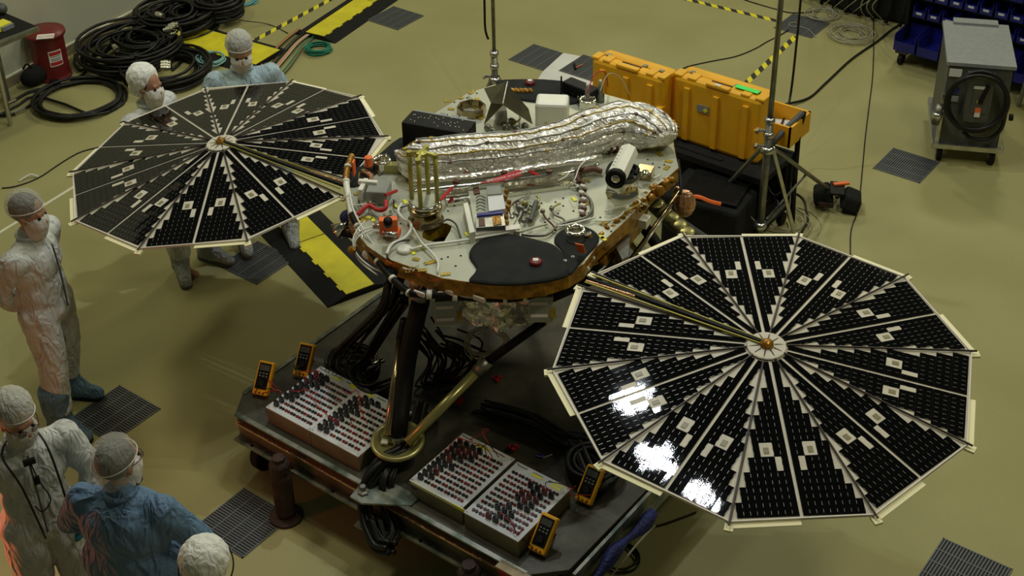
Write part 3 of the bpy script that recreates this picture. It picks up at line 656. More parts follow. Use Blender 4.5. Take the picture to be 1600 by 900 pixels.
# ------------------------------------------------------------ spacecraft
DZ = 1.70
land = thing('lander_spacecraft', 'spacecraft lander with foil covered deck, three legs and two round solar arrays', 'spacecraft', (-4.5, 5.9, CZ))
def D(u, v, h=0): return at(u, v, DZ+h)
out = [(540, 300), (545, 335), (558, 365), (575, 385), (602, 403), (637, 415), (690, 434), (716, 438), (745, 442), (800, 445), (850, 439), (888, 427), (912, 412), (932, 385), (952, 368), (985, 338), (1000, 318), (1022, 292), (1042, 278), (1060, 262), (1054, 236), (1050, 212), (1030, 190), (985, 158), (940, 146), (912, 136), (888, 128), (848, 124), (800, 124), (757, 137), (728, 147), (693, 168), (650, 195), (610, 232), (560, 262)]
hole = [(660, 371), (660, 363), (672, 355), (684, 349), (698, 349), (706, 354), (703, 362), (694, 377), (680, 378), (668, 376)]
def plate(name, m, loops, z, th, parent, mside=None, edge=True):
    mb = MB(); es = []
    for lp in loops:
        vs = [mb.b.verts.new((p.x, p.y, z)) for p in lp]
        es += [mb.b.edges.new((vs[i], vs[(i+1) % len(vs)])) for i in range(len(vs))]
    bmesh.ops.triangle_fill(mb.b, use_beauty=True, use_dissolve=True, edges=es)
    o = mb.obj(name, m, parent)
    if mside:
        for i, lp in enumerate(loops):
            mb = MB(); a = [V((p.x, p.y, z-.0005)) for p in lp]; b = [V((p.x, p.y, z-th)) for p in lp]
            c = sum((p for p in a), V())/len(a)
            k = .004 if i == 0 else 0
            a2 = [p+(p-c).normalized()*k for p in a]; b2 = [p+(p-c).normalized()*k for p in b]
            mb.rings([a, a2, b2, b], caps=False); mb.obj(name+'_edge' if i == 0 else 'well_wall', mside if i == 0 else 'kapyel', parent)
    return o
loops = [[D(*p) for p in out], [D(*p) for p in hole]]
plate('deck', 'deck', loops, DZ, .10, land, 'kapton')
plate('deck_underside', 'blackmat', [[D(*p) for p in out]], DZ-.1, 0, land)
# black blankets
def blanket(pts, h, m='felt', name='black_blanket'):
    pp = [D(*p, h) for p in pts]; pp = spline(pp, 3, True)
    mb = MB(); c = sum(pp, V())/len(pp)
    mb.rings([[V((p.x, p.y, DZ)) for p in pp], [V((p.x, p.y, DZ+h)) for p in pp], [V((c.x+(p.x-c.x)*.9, c.y+(p.y-c.y)*.9, DZ+h+.006)) for p in pp]])
    return mb.obj(name, m, land, True)
blanket([(733, 400), (738, 386), (750, 376), (770, 369), (792, 366), (815, 369), (840, 375), (862, 381), (875, 391), (884, 404), (890, 427), (862, 437), (820, 443), (780, 444), (745, 441), (733, 437), (742, 426), (744, 417)], .012)
blanket([(866, 378), (870, 366), (881, 358), (902, 352), (924, 358), (936, 370), (932, 383), (918, 398), (904, 414), (890, 429), (884, 412), (878, 392)], .008)
blanket([(540, 275), (560, 262), (590, 243), (625, 215), (645, 222), (640, 240), (600, 262), (570, 285), (548, 292)], .006)
blanket([(775, 128), (800, 124), (848, 124), (888, 128), (912, 138), (905, 160), (850, 160), (790, 150)], .01)
def ring(u, v, r=.06, h=.075, name='thruster_ring', flange=True):
    c = D(u, v, h/2); c = V((c.x, c.y, DZ))
    MB().lathe(c, [(r*.62, 0), (r*.62, h-.012), (r*.70, h), (r*.95, h), (r, h-.01), (r*.92, h-.03), (r*.95, .01), (r*1.1, 0)], n=32, closed=True).obj(name, 'chrome', land, True)
    MB().cyl(c+V((0, 0, .004)), c+V((0, 0, .01)), r*.63, n=24).obj('dark_throat', 'black', land)
    if flange:
        MB().lathe(c, [(r*1.5, .0), (r*1.5, .012), (r*.9, .014)], n=3).obj('flange_plate', 'dsteel', land)
    for k in range(6):
        a = k*PI/3; MB().cyl(c+V((math.cos(a)*r*.82, math.sin(a)*r*.82, h)), c+V((math.cos(a)*r*.82, math.sin(a)*r*.82, h+.004)), .004, n=6).obj('bolt', 'chrome', land)
ring(597, 256); ring(899, 366); ring(918, 162)
for q in ((868, 421-22), (883, 408), (866, 400), (895, 404-2)):
    c = D(q[0], q[1], .01); MB().lathe(c, [(.004, .003), (.010, .006), (.012, 0)], n=10).obj('white_washer', 'white', land)
for q in ((837, 412), (828, 131)):
    c = D(q[0], q[1], .015); k = thing if 0 else None
    MB().lathe(c, [(.036, -.01), (.036, .018), (.028, .026)], n=24).obj('red_plug', 'red', land, True)
    MB().box(c+V((0, 0, .028)), (.030, .026, .004), rotz(.6)).obj('plug_label', 'label', land)
# silver film wrapped arm along the deck
sec = [((630, 240), .045, .06), ((648, 250), .15, .20), ((700, 246), .155, .22), ((760, 240), .15, .22), ((820, 234), .145, .21), ((880, 222), .15, .22), ((930, 205), .17, .25), ((980, 196), .18, .27), ((1015, 200), .15, .26), ((1036, 210), .10, .20), ((1044, 216), .04, .08)]
axis = [D(*s[0], .12) for s in sec]; rs = []; AX = spline(axis, 5)
def secv(t, k):
    x = t*(len(sec)-1); i = min(int(x), len(sec)-2); f_ = x-i; return sec[i][k]*(1-f_)+sec[i+1][k]*f_
NS = 44; ARM = []
for i, p in enumerate(AX):
    t = i/(len(AX)-1); a = AX[min(i+1, len(AX)-1)]-AX[max(i-1, 0)]; a.z = 0; a.normalize(); s = V((-a.y, a.x, 0))
    w, h = secv(t, 2)*.92, secv(t, 1); row = []
    for k in range(NS):
        an = 2*PI*k/NS; rr = 1+.10*abs(math.sin(an*6.5+1.3*math.sin(t*5)))-.05+.03*noise.noise(V((t*30, an*3, 0)))
        ca, sa = math.cos(an), math.sin(an)
        y = s*(w*.62*abs(ca)**.8*(1 if ca > 0 else -1)*rr)
        z = .115 + h*.8*abs(sa)**.8*(1 if sa > 0 else -1)*rr
        q = p+y; cr = noise.noise(V((q.x*22, q.y*22, z*30)))*.012+noise.noise(V((q.x*9, q.y*9, z*30)))*.012
        row.append(V((q.x, q.y, max(DZ+.004, DZ+z+cr))))
    ARM.append(row); rs.append(row)
mb = MB(); mb.rings(rs); mb.obj('foil_wrapped_arm', 'foilbig', land, False)
for k in (2, 5, 8, 11, 14, 17, 20, 29, 33):
    pts = [r[k]+(r[k]-sum(r, V())/NS).normalized()*.004 for r in ARM[2:-2]]
    MB().tube(pts, .0045, 5, 1).obj('seam_tape', 'kapyel' if k % 2 else 'dsteel', land, True)
    for t in range(4):
        i = (5+k*3+t*11) % (len(pts)-2); MB().box(pts[i], (.022, .022, .01), rotz(.3*t)).obj('tape_tab', 'brown' if t % 2 else 'kapyel', land)
# black instrument box, folded metal cover, white box
def obox(c, xd, dims, name, m, bevel=0, tilt=0):
    xd = V(xd); xd.z = 0; Rm = frame(xd, (0, 0, 1)) @ Matrix.Rotation(tilt, 3, 'X'); return MB().box(c, dims, Rm).obj(name, m, land, bevel=bevel), Rm
a, b = at(643, 172, DZ+.2), at(743, 190, DZ+.2); a0 = at(628, 192, DZ+.2)
xd = b-a; c = (a+b)/2+(a0-a)/2; c.z = DZ+.11
_, Rm = obox(c, xd, (xd.length, (a0-a).length, .19), 'black_instrument_box', 'black', .012)
sd = MB()
for i in range(26):
    q = c+Rm@V((R_.uniform(-xd.length*.45, xd.length*.45), R_.uniform(-.07, .07), .096)); sd.cyl(q, q+V((0, 0, .003)), .0035, n=6)
sd.obj('screw_dots', 'white', land)
MB().box(c+Rm@V((0, (a0-a).length/2+.006, .085)), (xd.length*.95, .014, .01), Rm).obj('cover_strip', 'graybox', land)
for k in (-.02, .06, .12): MB().box(c+Rm@V((k, (a0-a).length/2+.03, .075)), (.05, .03, .02), Rm).obj('strip_clip', 'graybox', land)
# folded metallic cover: two sloped panels meeting on a ridge
A, Bq, Cq = D(757, 198, .10), D(790, 134, .16), D(831, 190, .10)
rid0, rid1 = D(792, 133, .30), D(786, 163, .24)
mb = MB(); mb.face([D(767, 161, .22), D(790, 128, .26), rid1, D(756, 194, .05)]); mb.face([D(790, 128, .26), D(826, 170, .1), D(832, 193, .05), rid1]); mb.face([D(767, 161, .22), D(756, 138, .2), D(792, 128, .26)])
o = mb.obj('folded_metal_cover', 'darkpanel', land); sm = o.modifiers.new('s', 'SOLIDIFY'); sm.thickness = .006
MB().tube([D(793, 128, .265), rid1+V((0, 0, .004))], .006, 6, 1).obj('cover_ridge', 'steel', land)
MB().lathe(D(783, 190, 0), [(.055, .0), (.05, .10), (.015, .2)], n=4).obj('gloss_pyramid', 'steel', land)
for q in ((762, 200), (770, 205), (790, 200), (808, 203), (820, 198), (800, 190)):
    MB().sph(D(*q, .03), (.03, .02, .03), 8).obj('machined_fitting', 'dsteel', land, True)
wc = at(863, 170, DZ+.12)
wb_, Rw = obox(V((wc.x, wc.y, DZ+.10)), at(892, 150, DZ+.2)-at(836, 148, DZ+.2), (.215, .16, .19), 'white_box', 'white', .02)
MB().tube([D(868, 200, .02), D(855, 192, .06), D(848, 200, .02)], .006).obj('amber_wire', 'kapyel', land)
an = at(877, 148, DZ+.03); MB().cyl((an.x, an.y, DZ), (an.x, an.y, DZ+.17), .006).obj('short_antenna', 'black', land)
MB().box((an.x+.10, an.y+.09, DZ+.05), (.26, .10, .1), rotz(-.1)).obj('black_housing', 'black', land, bevel=.01)
for q in ((918, 148), (938, 142)):
    c = at(q[0], q[1], DZ+.08); c.z = DZ
    MB().lathe(c, [(.03, 0), (.03, .05), (.018, .06), (.018, .12), (.01, .125), (.01, .15)], n=16).obj('sensor_post', 'dsteel', land, True)
    MB().sph(c+V((0, 0, .155)), .012, 8).obj('sensor_tip', 'white', land, True)
MB().tube([D(938, 142, .15), D(950, 116, .22), D(968, 120, .18), D(984, 148, .05)], .003, 5).obj('thin_wire', 'wiregrey', land)
MB().tube([D(918, 146, .12), D(928, 118, .22), D(945, 112, .2), D(950, 135, .04)], .004, 5).obj('thin_wire', 'redtag', land)
for i in range(5):
    c = at(800+i*7, 142, DZ+.02); MB().sph(c, (.03, .02, .02), 8).obj('amber_puff', 'kapton', land)
# octagonal hood and amber patches behind black box
hc = D(737, 176, 0); MB().lathe(hc, [(.10, .0), (.10, .05), (.08, .055), (.075, .0)], n=8, closed=True).obj('octagon_collar', 'bronze', land)
for q in ((700, 158), (720, 153), (746, 155), (752, 167), (742, 168), (752, 184), (705, 170), (737, 144), (1045, 213), (1045, 252), (1042, 262), (1030, 240), (590, 302), (559, 303), (568, 342), (650, 405), (660, 422), (672, 410), (696, 428), (952, 306), (912, 320), (945, 348), (560, 345)):
    MB().box(D(*q, .003), (R_.uniform(.04, .07), .028, .004), rotz(R_.uniform(-1, 2))).obj('amber_tape', 'kapyel', land)
for q in ((720, 164), (577, 340), (633, 315), (897, 311), (943, 373), (730, 366), (658, 386), (645, 394), (583, 343), (618, 322), (940, 370)):
    MB().box(D(*q, .004), (.045, .022, .004), rotz(R_.uniform(-.6, .8))).obj('yellow_tag', 'ytag', land)
# lattice cylinder of rods on a bronze drum
dc = D(665, 339, .03); dc = V((dc.x, dc.y, DZ))
MB().lathe(dc, [(.108, 0), (.108, .012), (.094, .016), (.094, .09), (.102, .095), (.102, .105), (.09, .11)], n=32).obj('bronze_drum', 'bronze', land, True)
MB().lathe(dc+V((0, 0, .11)), [(.090, 0), (.095, .03), (.090, .034)], n=32).obj('drum_rim', 'chrome', land, True)
MB().cyl(dc+V((0, 0, .144)), dc+V((0, 0, .148)), .086, n=32).obj('drum_lid', 'deck', land)
for k in range(4):
    a = .4+k*PI/2; q = dc+V((math.cos(a)*.078, math.sin(a)*.078, .146)); MB().cyl(q, q+V((0, 0, .31)), .014, n=8).obj('gold_rod', 'gold', land, True)
    MB().tube([q+V((0, 0, .31)), dc+V((0, 0, .47))], .015, 6, 1).obj('gold_strut', 'gold', land)
    MB().cyl(q+V((0, 0, .30)), q+V((0, 0, .325)), .018, n=8).obj('rod_cap', 'gold', land)
MB().lathe(dc+V((0, 0, .455)), [(.035, 0), (.035, .02), (.015, .03)], n=12).obj('gold_top_plate', 'gold', land)
# electronics tray
tc_ = D(772, 325, 0); tx = (D(815, 315)-D(740, 330)); tx.normalize(); Rt = frame(tx, (0, 0, 1)); Ry = Rt@V((0, 1, 0))
def tp(u, v, h=0): return D(u, v, h)
def quad(name, m, pts, h0, h1): mb = MB(); mb.prism([D(*p, h1) for p in pts], DZ+h0, DZ+h1); return mb.obj(name, m, land)
quad('electronics_tray', 'deck', [(731, 292), (786, 286), (812, 352), (742, 362)], 0, .03)
quad('tray_wall', 'white', [(724, 318), (731, 316), (742, 362), (734, 364)], 0, .07)
quad('tray_front', 'label', [(742, 358), (812, 350), (812, 357), (743, 366)], 0, .04)
quad('white_card', 'panel', [(762, 306), (786, 304), (790, 326), (764, 330)], .03, .09)
quad('green_glass_block', 'clearp', [(760, 292), (782, 290), (784, 302), (762, 304)], .03, .10)
quad('brown_chip', 'brown', [(739, 293), (748, 292), (750, 301), (741, 303)], .03, .04)
quad('metal_block', 'steel', [(742, 336), (786, 331), (790, 352), (744, 356)], .03, .075)
quad('blue_strip', 'navy', [(745, 333), (785, 329), (786, 333), (746, 337)], .075, .085)
quad('brown_window', 'brown', [(748, 341), (757, 340), (758, 352), (748, 353)], .075, .079)
quad('amber_window', 'kapton', [(769, 338), (782, 336), (784, 350), (771, 352)], .075, .079)
for i in range(5): MB().tube([D(744, 309+i*5, .035), D(750, 306+i*5, .05), D(758, 309+i*5, .035)], .003, 4).obj('lead_wire', 'blackcable', land)
for i in range(7): MB().sph(D(792+R_.uniform(-3, 4), 300+i*8, .05), (.018, .015, .02), 7).obj('amber_puff', 'kapton', land)
# raised bar parallel to the arm, red tags
MB().tube([D(640, 300, .06), D(700, 293, .06), D(780, 284, .06), D(870, 272, .06), D(920, 262, .06), D(935, 256, .06)], .012, 8).obj('rail_tube', 'chrome', land, True)
quad('rail_foil', 'chrome', [(690, 296), (888, 270), (900, 288), (812, 300), (700, 318)], .0, .025)
MB().tube([D(640, 285, .09), D(760, 272, .09), D(860, 258, .09), D(940, 246, .09)], .02, 8).obj('foil_edge_roll', 'foil', land, True)
for q in ((713, 284), (729, 271), (858, 268), (788, 270), (908, 262)): MB().box(D(*q, .10), (.035, .03, .02), rotz(.4)).obj('brown_clip', 'brown', land)
tgp = [D(750, 287, .10), D(772, 279, .11), D(810, 266, .11), D(815, 268, .11), D(815, 274, .10), D(776, 285, .10)]
mb = MB(); mb.rings([tgp, [p+V((0, 0, .003)) for p in tgp]]); mb.obj('red_tag', 'redtag', land)
ta, tb = D(812, 271, .104), D(772, 281, .104); text('REMOVE BEFORE', .036, 'label', (ta+tb)/2+V((0, 0, .006)), frame(tb-ta, (0, 0, 1)), parent=land)
for a, b in (((824, 266), (845, 276)), ((602, 305), (620, 298)), ((687, 314), (706, 294))): MB().tube([D(*a, .08), D(*b, .06)], .011, 5, 1).obj('red_strap', 'redtag', land)
MB().tube([D(559, 336, .03), D(570, 324, .06), D(578, 321, .05), D(590, 328, .05), D(602, 326, .07), D(603, 314, .09)], .014, 7).obj('red_sleeve', 'redtag', land, True)
# deck harnesses
def har(pts, r, m, name='wire_harness', h=.02): return MB().tube([D(p[0], p[1], (p[2] if len(p) > 2 else h)) for p in pts], r, 6, 6).obj(name, m, land, True)
har([(640, 390), (668, 383), (700, 379), (740, 373), (780, 366), (800, 362)], .008, 'wirewhite')
har([(800, 362), (805, 350), (812, 338), (815, 325), (808, 318)], .012, 'dsteel')
har([(815, 366), (835, 368), (855, 366), (872, 352), (890, 346), (915, 340), (925, 328), (922, 312), (912, 302), (905, 292), (902, 280), (912, 268), (930, 262)], .010, 'dsteel')
har([(870, 354), (892, 350), (918, 343), (930, 340)], .006, 'wirewhite')
for i in range(11): har([(905+i % 3*2, 285+i*5), (912+i % 3*2, 287+i*5)], .013, ('brown', 'label')[i % 2], 'harness_band', .02)
har([(905, 285, .03), (902, 272, .06), (914, 266, .07), (928, 264, .05), (940, 268, .03)], .018, 'brown', 'brown_harness_loop')
for i, pts in enumerate(([(821, 330), (826, 322), (822, 312), (828, 300)], [(826, 340), (836, 325), (842, 312), (838, 306)], [(848, 330), (852, 340), (864, 352), (868, 360)], [(862, 325), (866, 335), (880, 342), (884, 350)], [(862, 326), (870, 320), (876, 318)], [(800, 340), (796, 330), (802, 318), (812, 312)], [(818, 345), (824, 335), (832, 328)])):
    har(pts, .007, ('dsteel', 'olive', 'brown')[i % 3], 'wire_pigtail', .025)
    MB().sph(D(*pts[0], .03), .016, 8).obj('pigtail_plug', ('dsteel', 'steel')[i % 2], land, True)
for q, s in (((838, 322), .03), ((830, 335), .03), ((812, 325), .03), ((806, 335), .025), ((820, 318), .025)):
    MB().sph(D(*q, .03), (s, s*.6, s*.8), 8).obj('connector_cluster', R_.choice(['dsteel', 'olive', 'steel']), land, True)
MB().cyl(D(828, 345, .035), D(838, 316, .05), .016).obj('dark_connector', 'graydark', land)
har([(803, 360, .02), (812, 362, .03), (835, 355, .025), (855, 350, .02)], .008, 'deck', 'pale_conduit')
har([(690, 348, .02), (700, 343, .03), (712, 350, .03), (718, 365, .03), (720, 372, .02)], .006, 'graydark')
har([(628, 318, .02), (622, 330, .03), (630, 342, .03), (640, 347, .05), (642, 358, .06), (632, 372, .04), (612, 382, .04), (604, 397, .03)], .010, 'wirewhite')
har([(640, 375, .03), (622, 378, .04), (610, 388, .03), (605, 402, .02), (618, 412, -.02)], .005, 'blackcable')
har([(645, 356, .05), (658, 378, .03), (672, 392, .03), (684, 408, .02), (684, 425, .01), (684, 440, -.06)], .007, 'wirewhite')
har([(560, 310, .01), (562, 320, .03), (570, 328, .02)], .004, 'blackcable'); har([(615, 312, .02), (618, 325, .03), (640, 320, .03)], .004, 'blackcable')
har([(890, 290, .05), (898, 280, .1), (905, 262, .12), (915, 250, .1)], .004, 'wirewhite'); har([(872, 282, .06), (885, 275, .06), (895, 262, .07)], .004, 'wirewhite')
har([(1015, 275, .01), (1022, 278, .02), (1032, 273, .02)], .006, 'wirewhite'); har([(945, 330, .02), (965, 324, .03), (980, 322, .02)], .005, 'wirewhite'); har([(930, 345, .01), (950, 345, .02), (968, 338, .02), (975, 330, .02)], .005, 'wirewhite')
# left instruments
lb = D(592, 300, .05)
MB().box(lb, (.13, .15, .09), rotz(.5)).obj('clear_lid_box', 'clearp', land, bevel=.01)
MB().box(lb, (.09, .09, .05), rotz(.5)).obj('inner_board', 'brown', land)
MB().box(D(568, 298, .05), (.03, .14, .10), rotz(.45)).obj('white_bracket', 'white', land, bevel=.005)
MB().box(D(575, 285, .10), (.12, .03, .03), rotz(.45)).obj('white_bracket', 'white', land, bevel=.005)
MB().box(D(607, 352, .07), (.11, .05, .10), rotz(.75)).obj('orange_block', 'orange', land, bevel=.008)
MB().box(D(612, 362, .02), (.10, .07, .04), rotz(.4)).obj('orange_block', 'orange', land, bevel=.008)
MB().cyl(D(606, 350, .12), D(606, 345, .17), .026).obj('black_knob', 'black', land, True)
for u, v in ((584, 353), (599, 365)):
    MB().cyl(D(u, v, .04), D(u+20, v+2, .04), .018, n=14).obj('steel_cylinder', 'steel', land, True); MB().cyl(D(u-1, v, .04), D(u+1, v, .04), .020, n=14).obj('copper_cap', 'copper', land)
MB().lathe(D(632, 392, 0), [(.045, 0), (.045, .015), (.035, .025)], n=24).obj('white_round_cap', 'white', land, True)
MB().box(D(614, 262, .03), (.10, .05, .06), rotz(.6)).obj('green_bracket', 'olive', land); MB().box(D(576, 262, .03), (.05, .04, .05), rotz(.6)).obj('grey_block', 'dsteel', land)
MB().box(D(574, 272, .02), (.1, .03, .03), rotz(-.3)).obj('copper_strip', 'copper', land); MB().box(D(622, 240, .06), (.05, .025, .03), rotz(-.3)).obj('pink_tab', 'label', land)
MB().lathe(D(576, 252, .1), [(.020, -.03), (.024, -.03), (.026, .03), (.018, .035)], n=12).obj('orange_cap', 'orange', land)
# white ribbed camera on its silver drum
bc = D(972, 300, .0)
MB().lathe(bc, [(.10, 0), (.10, .008), (.094, .01), (.094, .105), (.10, .11), (.086, .12)], n=36).obj('camera_drum', 'chrome', land, True)
MB().lathe(bc+V((0, 0, .115)), [(.06, 0), (.10, .0), (.105, .02), (.10, .035), (.06, .035)], n=36, closed=True).obj('cable_loop_ring', 'graydark', land, True)
MB().tube([bc+V((.09*math.cos(a), .09*math.sin(a), .155+.01*math.sin(3*a))) for a in [i*.6 for i in range(11)]], .014, 6).obj('black_cable_loop', 'black', land, True)
ca, cb = D(963, 277, .22), D(982, 238, .20)
ax = (cb-ca).normalized()
MB().lathe(ca, [(.062, 0), (.064, .01), (.060, (cb-ca).length), (.045, (cb-ca).length+.01)], axis=ax, n=8).obj('white_camera_body', 'white', land)
MB().lathe(ca-ax*.03, [(.035, .0), (.060, -.002), (.060, .035), (.035, .035)], axis=ax, n=28, closed=True).obj('lens_hood', 'black', land, True)
MB().lathe(ca-ax*.015, [(.035, 0), (.03, -.012), (.012, -.02)], axis=ax, n=20).obj('lens', 'chrome', land, True)
for i in range(6): q = ca.lerp(cb, .2+i*.13)+V((-.02, -.03, .057)); MB().box(q, (.014, .002, .002), rotz(.6)).obj('scale_mark', 'black', land)
MB().box(D(1008, 270, .03), (.10, .09, .07), rotz(.3)).obj('dark_hinge_box', 'bronze', land, bevel=.004)
MB().lathe(D(1008, 272, .07), [(.03, 0), (.02, .02)], n=16).obj('gold_dome', 'chrome', land, True)
# amber film bunched on the right edge
for i in range(26):
    t = i/25; u = 1040-t*150 if t < .99 else 890; v = 285+t*135
    q = D(1045-125*t+R_.uniform(-4, 4), 282+100*t+R_.uniform(-5, 5), -.02); MB().sph(q, (R_.uniform(.02, .04), .02, R_.uniform(.02, .05)), 7, rotz(R_.random()*3)).obj('amber_puff', 'kapton', land)
# hanging items at right
MB().tube([D(1060, 250, 0), D(1064, 290, -.06), D(1062, 305, -.1)], .01).obj('black_wire', 'black', land)
MB().sph(at(1070, 318, 1.45), (.07, .05, .10), 12, rotz(.5)).obj('copper_foil_wrap', 'copper', land)
MB().sph(at(1060, 302, 1.5), (.04, .03, .05), 10).obj('copper_foil_wrap', 'copper', land)
MB().tube([at(1063, 297, 1.55), at(985, 405, 1.30)], .012, 8, 1).obj('brace_rod', 'bronze', land, True)
MB().tube([at(1050, 320, 1.48), at(986, 412, 1.28)], .008, 8, 1).obj('brace_rod', 'steel', land, True)
MB().box(at(998, 344, 1.56), (.13, .08, .06), rotz(.2)).obj('white_block', 'white', land, bevel=.004)
MB().tube([at(1005, 300, 1.55), at(1050, 345, 1.2), at(1110, 385, .95)], .055, 14, 2).obj('rear_leg_tube', 'graydark', land, True)
for k in range(6): q = at(1012+k*12, 306+k*11, 1.52-k*.07); MB().sph(q, (.062, .062, .012), 12).obj('leg_band', 'olive', land, True)
quad('lower_bracket', 'dsteel', [(962, 385), (985, 365), (982, 400), (972, 405)], -.25, -.12)
MB().tube([at(930, 372, 1.6), at(955, 385, 1.5), at(950, 410, 1.45), at(935, 425, 1.5)], .006).obj('white_wire_loop', 'wirewhite', land)
MB().sph(at(981, 365, 1.45), (.03, .02, .05), 8).obj('amber_puff', 'kapton', land)
MB().box(D(553, 262, .10), (.012, .05, .10), rotz(.5)).obj('orange_flag', 'orange', land, bevel=.004)
MB().box(D(907, 388, .08), (.05, .008, .10), rotz(.3) @ Matrix.Rotation(.5, 3, 'X')).obj('orange_flag', 'orange', land, bevel=.003)
dh = MB()
for q in ((835, 320), (846, 318), (868, 316), (880, 322), (858, 342), (852, 348), (925, 372), (940, 352), (948, 352), (955, 362), (938, 340), (905, 326), (896, 330), (880, 310), (920, 333), (1030, 262), (1038, 258), (1020, 256), (1012, 250), (700, 402), (712, 416), (690, 405), (610, 330), (626, 350), (700, 330), (710, 322), (720, 400), (1000, 330), (985, 322), (992, 316), (730, 153), (745, 146), (765, 150), (710, 160), (872, 334), (862, 330)): dh.cyl(D(*q, .0), D(*q, .002), .007, n=6)
tag(dh.obj('bolt_hole', 'black', land), kind='stuff')
rw = random.Random(5)
for (u, v, n_) in ((570, 285, 5), (600, 340, 5), (575, 320, 4), (610, 255, 4), (815, 318, 5), (900, 285, 4), (985, 275, 3), (800, 195, 5), (900, 150, 5), (1000, 320, 4), (640, 420, 4), (745, 160, 3)):
    for k in range(n_):
        a = rw.uniform(0, 6.3); L_ = rw.uniform(10, 28); p = []
        for t in range(4): a += rw.uniform(-.8, .8); p.append((u+math.cos(a)*L_*t/3+rw.uniform(-4, 4), v+math.sin(a)*L_*.6*t/3+rw.uniform(-3, 3), .01+.05*(t in (1, 2))*rw.random()))
        har(p, rw.uniform(.0025, .006), rw.choice(['wirewhite', 'dsteel', 'blackcable', 'kapyel', 'wiregrey', 'wirewhite']), 'thin_wire')
q_ = [(820, 252), (880, 243), (912, 238)]
# dark band strapped round the foil
for i0 in (31, 32, 33, 34, 35):
    r = ARM[i0]; c_ = sum(r, V())/NS; MB().tube([p+(p-c_).normalized()*.006 for p in r[24:42]], .010, 5, 1).obj('dark_strap', 'brown', land)
# fat harness loop in front: coloured segments
def seg(path, cols, r=.022):
    P_ = spline(path, 8); n = len(P_)-1; k = len(cols)
    for i, m in enumerate(cols):
        a, b = int(i*n/k), int((i+1)*n/k); MB().tube(P_[a:b+1], r, 10, 1).obj('harness_sleeve', m, land, True)
        MB().tube([P_[b-1], P_[b]], r*1.18, 10, 1).obj('harness_clamp', 'white', land, True)
seg([D(550, 243, .12), D(543, 262, .10), D(541, 285, .06), D(545, 310, .04), D(550, 335, .02), D(560, 355, 0), D(575, 385, -.03), D(592, 410, -.06), D(615, 437, -.08), D(640, 458, -.10)], ['kapton', 'kapton', 'white', 'white', 'black', 'steel', 'black', 'black', 'black'], .020)
seg([D(640, 458, -.10), D(700, 462, -.12), D(760, 466, -.13), D(810, 465, -.13), D(850, 455, -.12)], ['black']*6, .024)
seg([D(850, 455, -.12), D(880, 440, -.10), D(908, 428, -.08), D(922, 408, -.06), D(926, 385, -.04), D(918, 365, .03)], ['clearp', 'olive', 'olive', 'kapton', 'kapton', 'kapton'], .020)
har([(665, 460, -.10), (700, 457, -.10), (735, 464, -.11), (780, 460, -.11), (810, 460, -.12)], .008, 'wirewhite', 'white_cable')
for q in ((655, 459), (699, 456), (748, 467)): MB().box(D(*q, -.09), (.075, .012, .032), rotz(.1)).obj('white_cable_tag', 'label', land, bevel=.006)
for i, pts in enumerate(([(582, 355, .04), (562, 362, .03), (553, 380, -.02), (560, 400, -.06), (585, 420, -.1), (620, 432, -.12)], [(582, 358, .04), (558, 372, .02), (556, 395, -.05), (575, 415, -.1), (600, 425, -.12)], [(570, 345, .05), (552, 372, .0), (560, 405, -.08), (590, 430, -.12)], [(546, 300, .08), (553, 330, .05), (575, 370, .02), (600, 405, -.06), (620, 430, -.1)])):
    har(pts, .005, 'wirewhite', 'beige_wire')
MB().sph(D(550, 391, -.03), (.03, .025, .025), 8).obj('amber_knot', 'kapton', land)
for q, m in (((590, 405), 'white'), ((600, 415), 'orange'), ((650, 432), 'copper'), ((612, 425), 'blackmat'), ((575, 398), 'label')): MB().sph(D(*q, -.08), (.04, .03, .03), 8).obj('wire_wrap', m, land, True)
c = D(652, 432, -.16); MB().lathe(c, [(.05, -.09), (.055, .05), (.04, .06)], n=16).obj('copper_canister', 'copper', land, True)
MB().tube([D(642, 428, -.1), D(640, 445, -.16), D(655, 452, -.2), D(664, 435, -.14), D(662, 420, -.08)], .004).obj('copper_wire', 'copper', land)
# thruster cone at the left edge
MB().lathe(at(525, 362, 1.5), [(.055, -.0), (.02, .07), (.015, .1)], axis=(.5, .6, .5), n=20).obj('thruster_cone', 'chrome', land, True)
MB().sph(at(543, 340, 1.55), (.05, .05, .05), 10).obj('thruster_body', 'bluetarp', land, True); MB().sph(at(545, 362, 1.5), (.05, .03, .03), 8).obj('thruster_valve', 'brown', land, True)
MB().tube([at(533, 366, 1.5), at(560, 372, 1.5)], .012).obj('thruster_pipe', 'black', land)
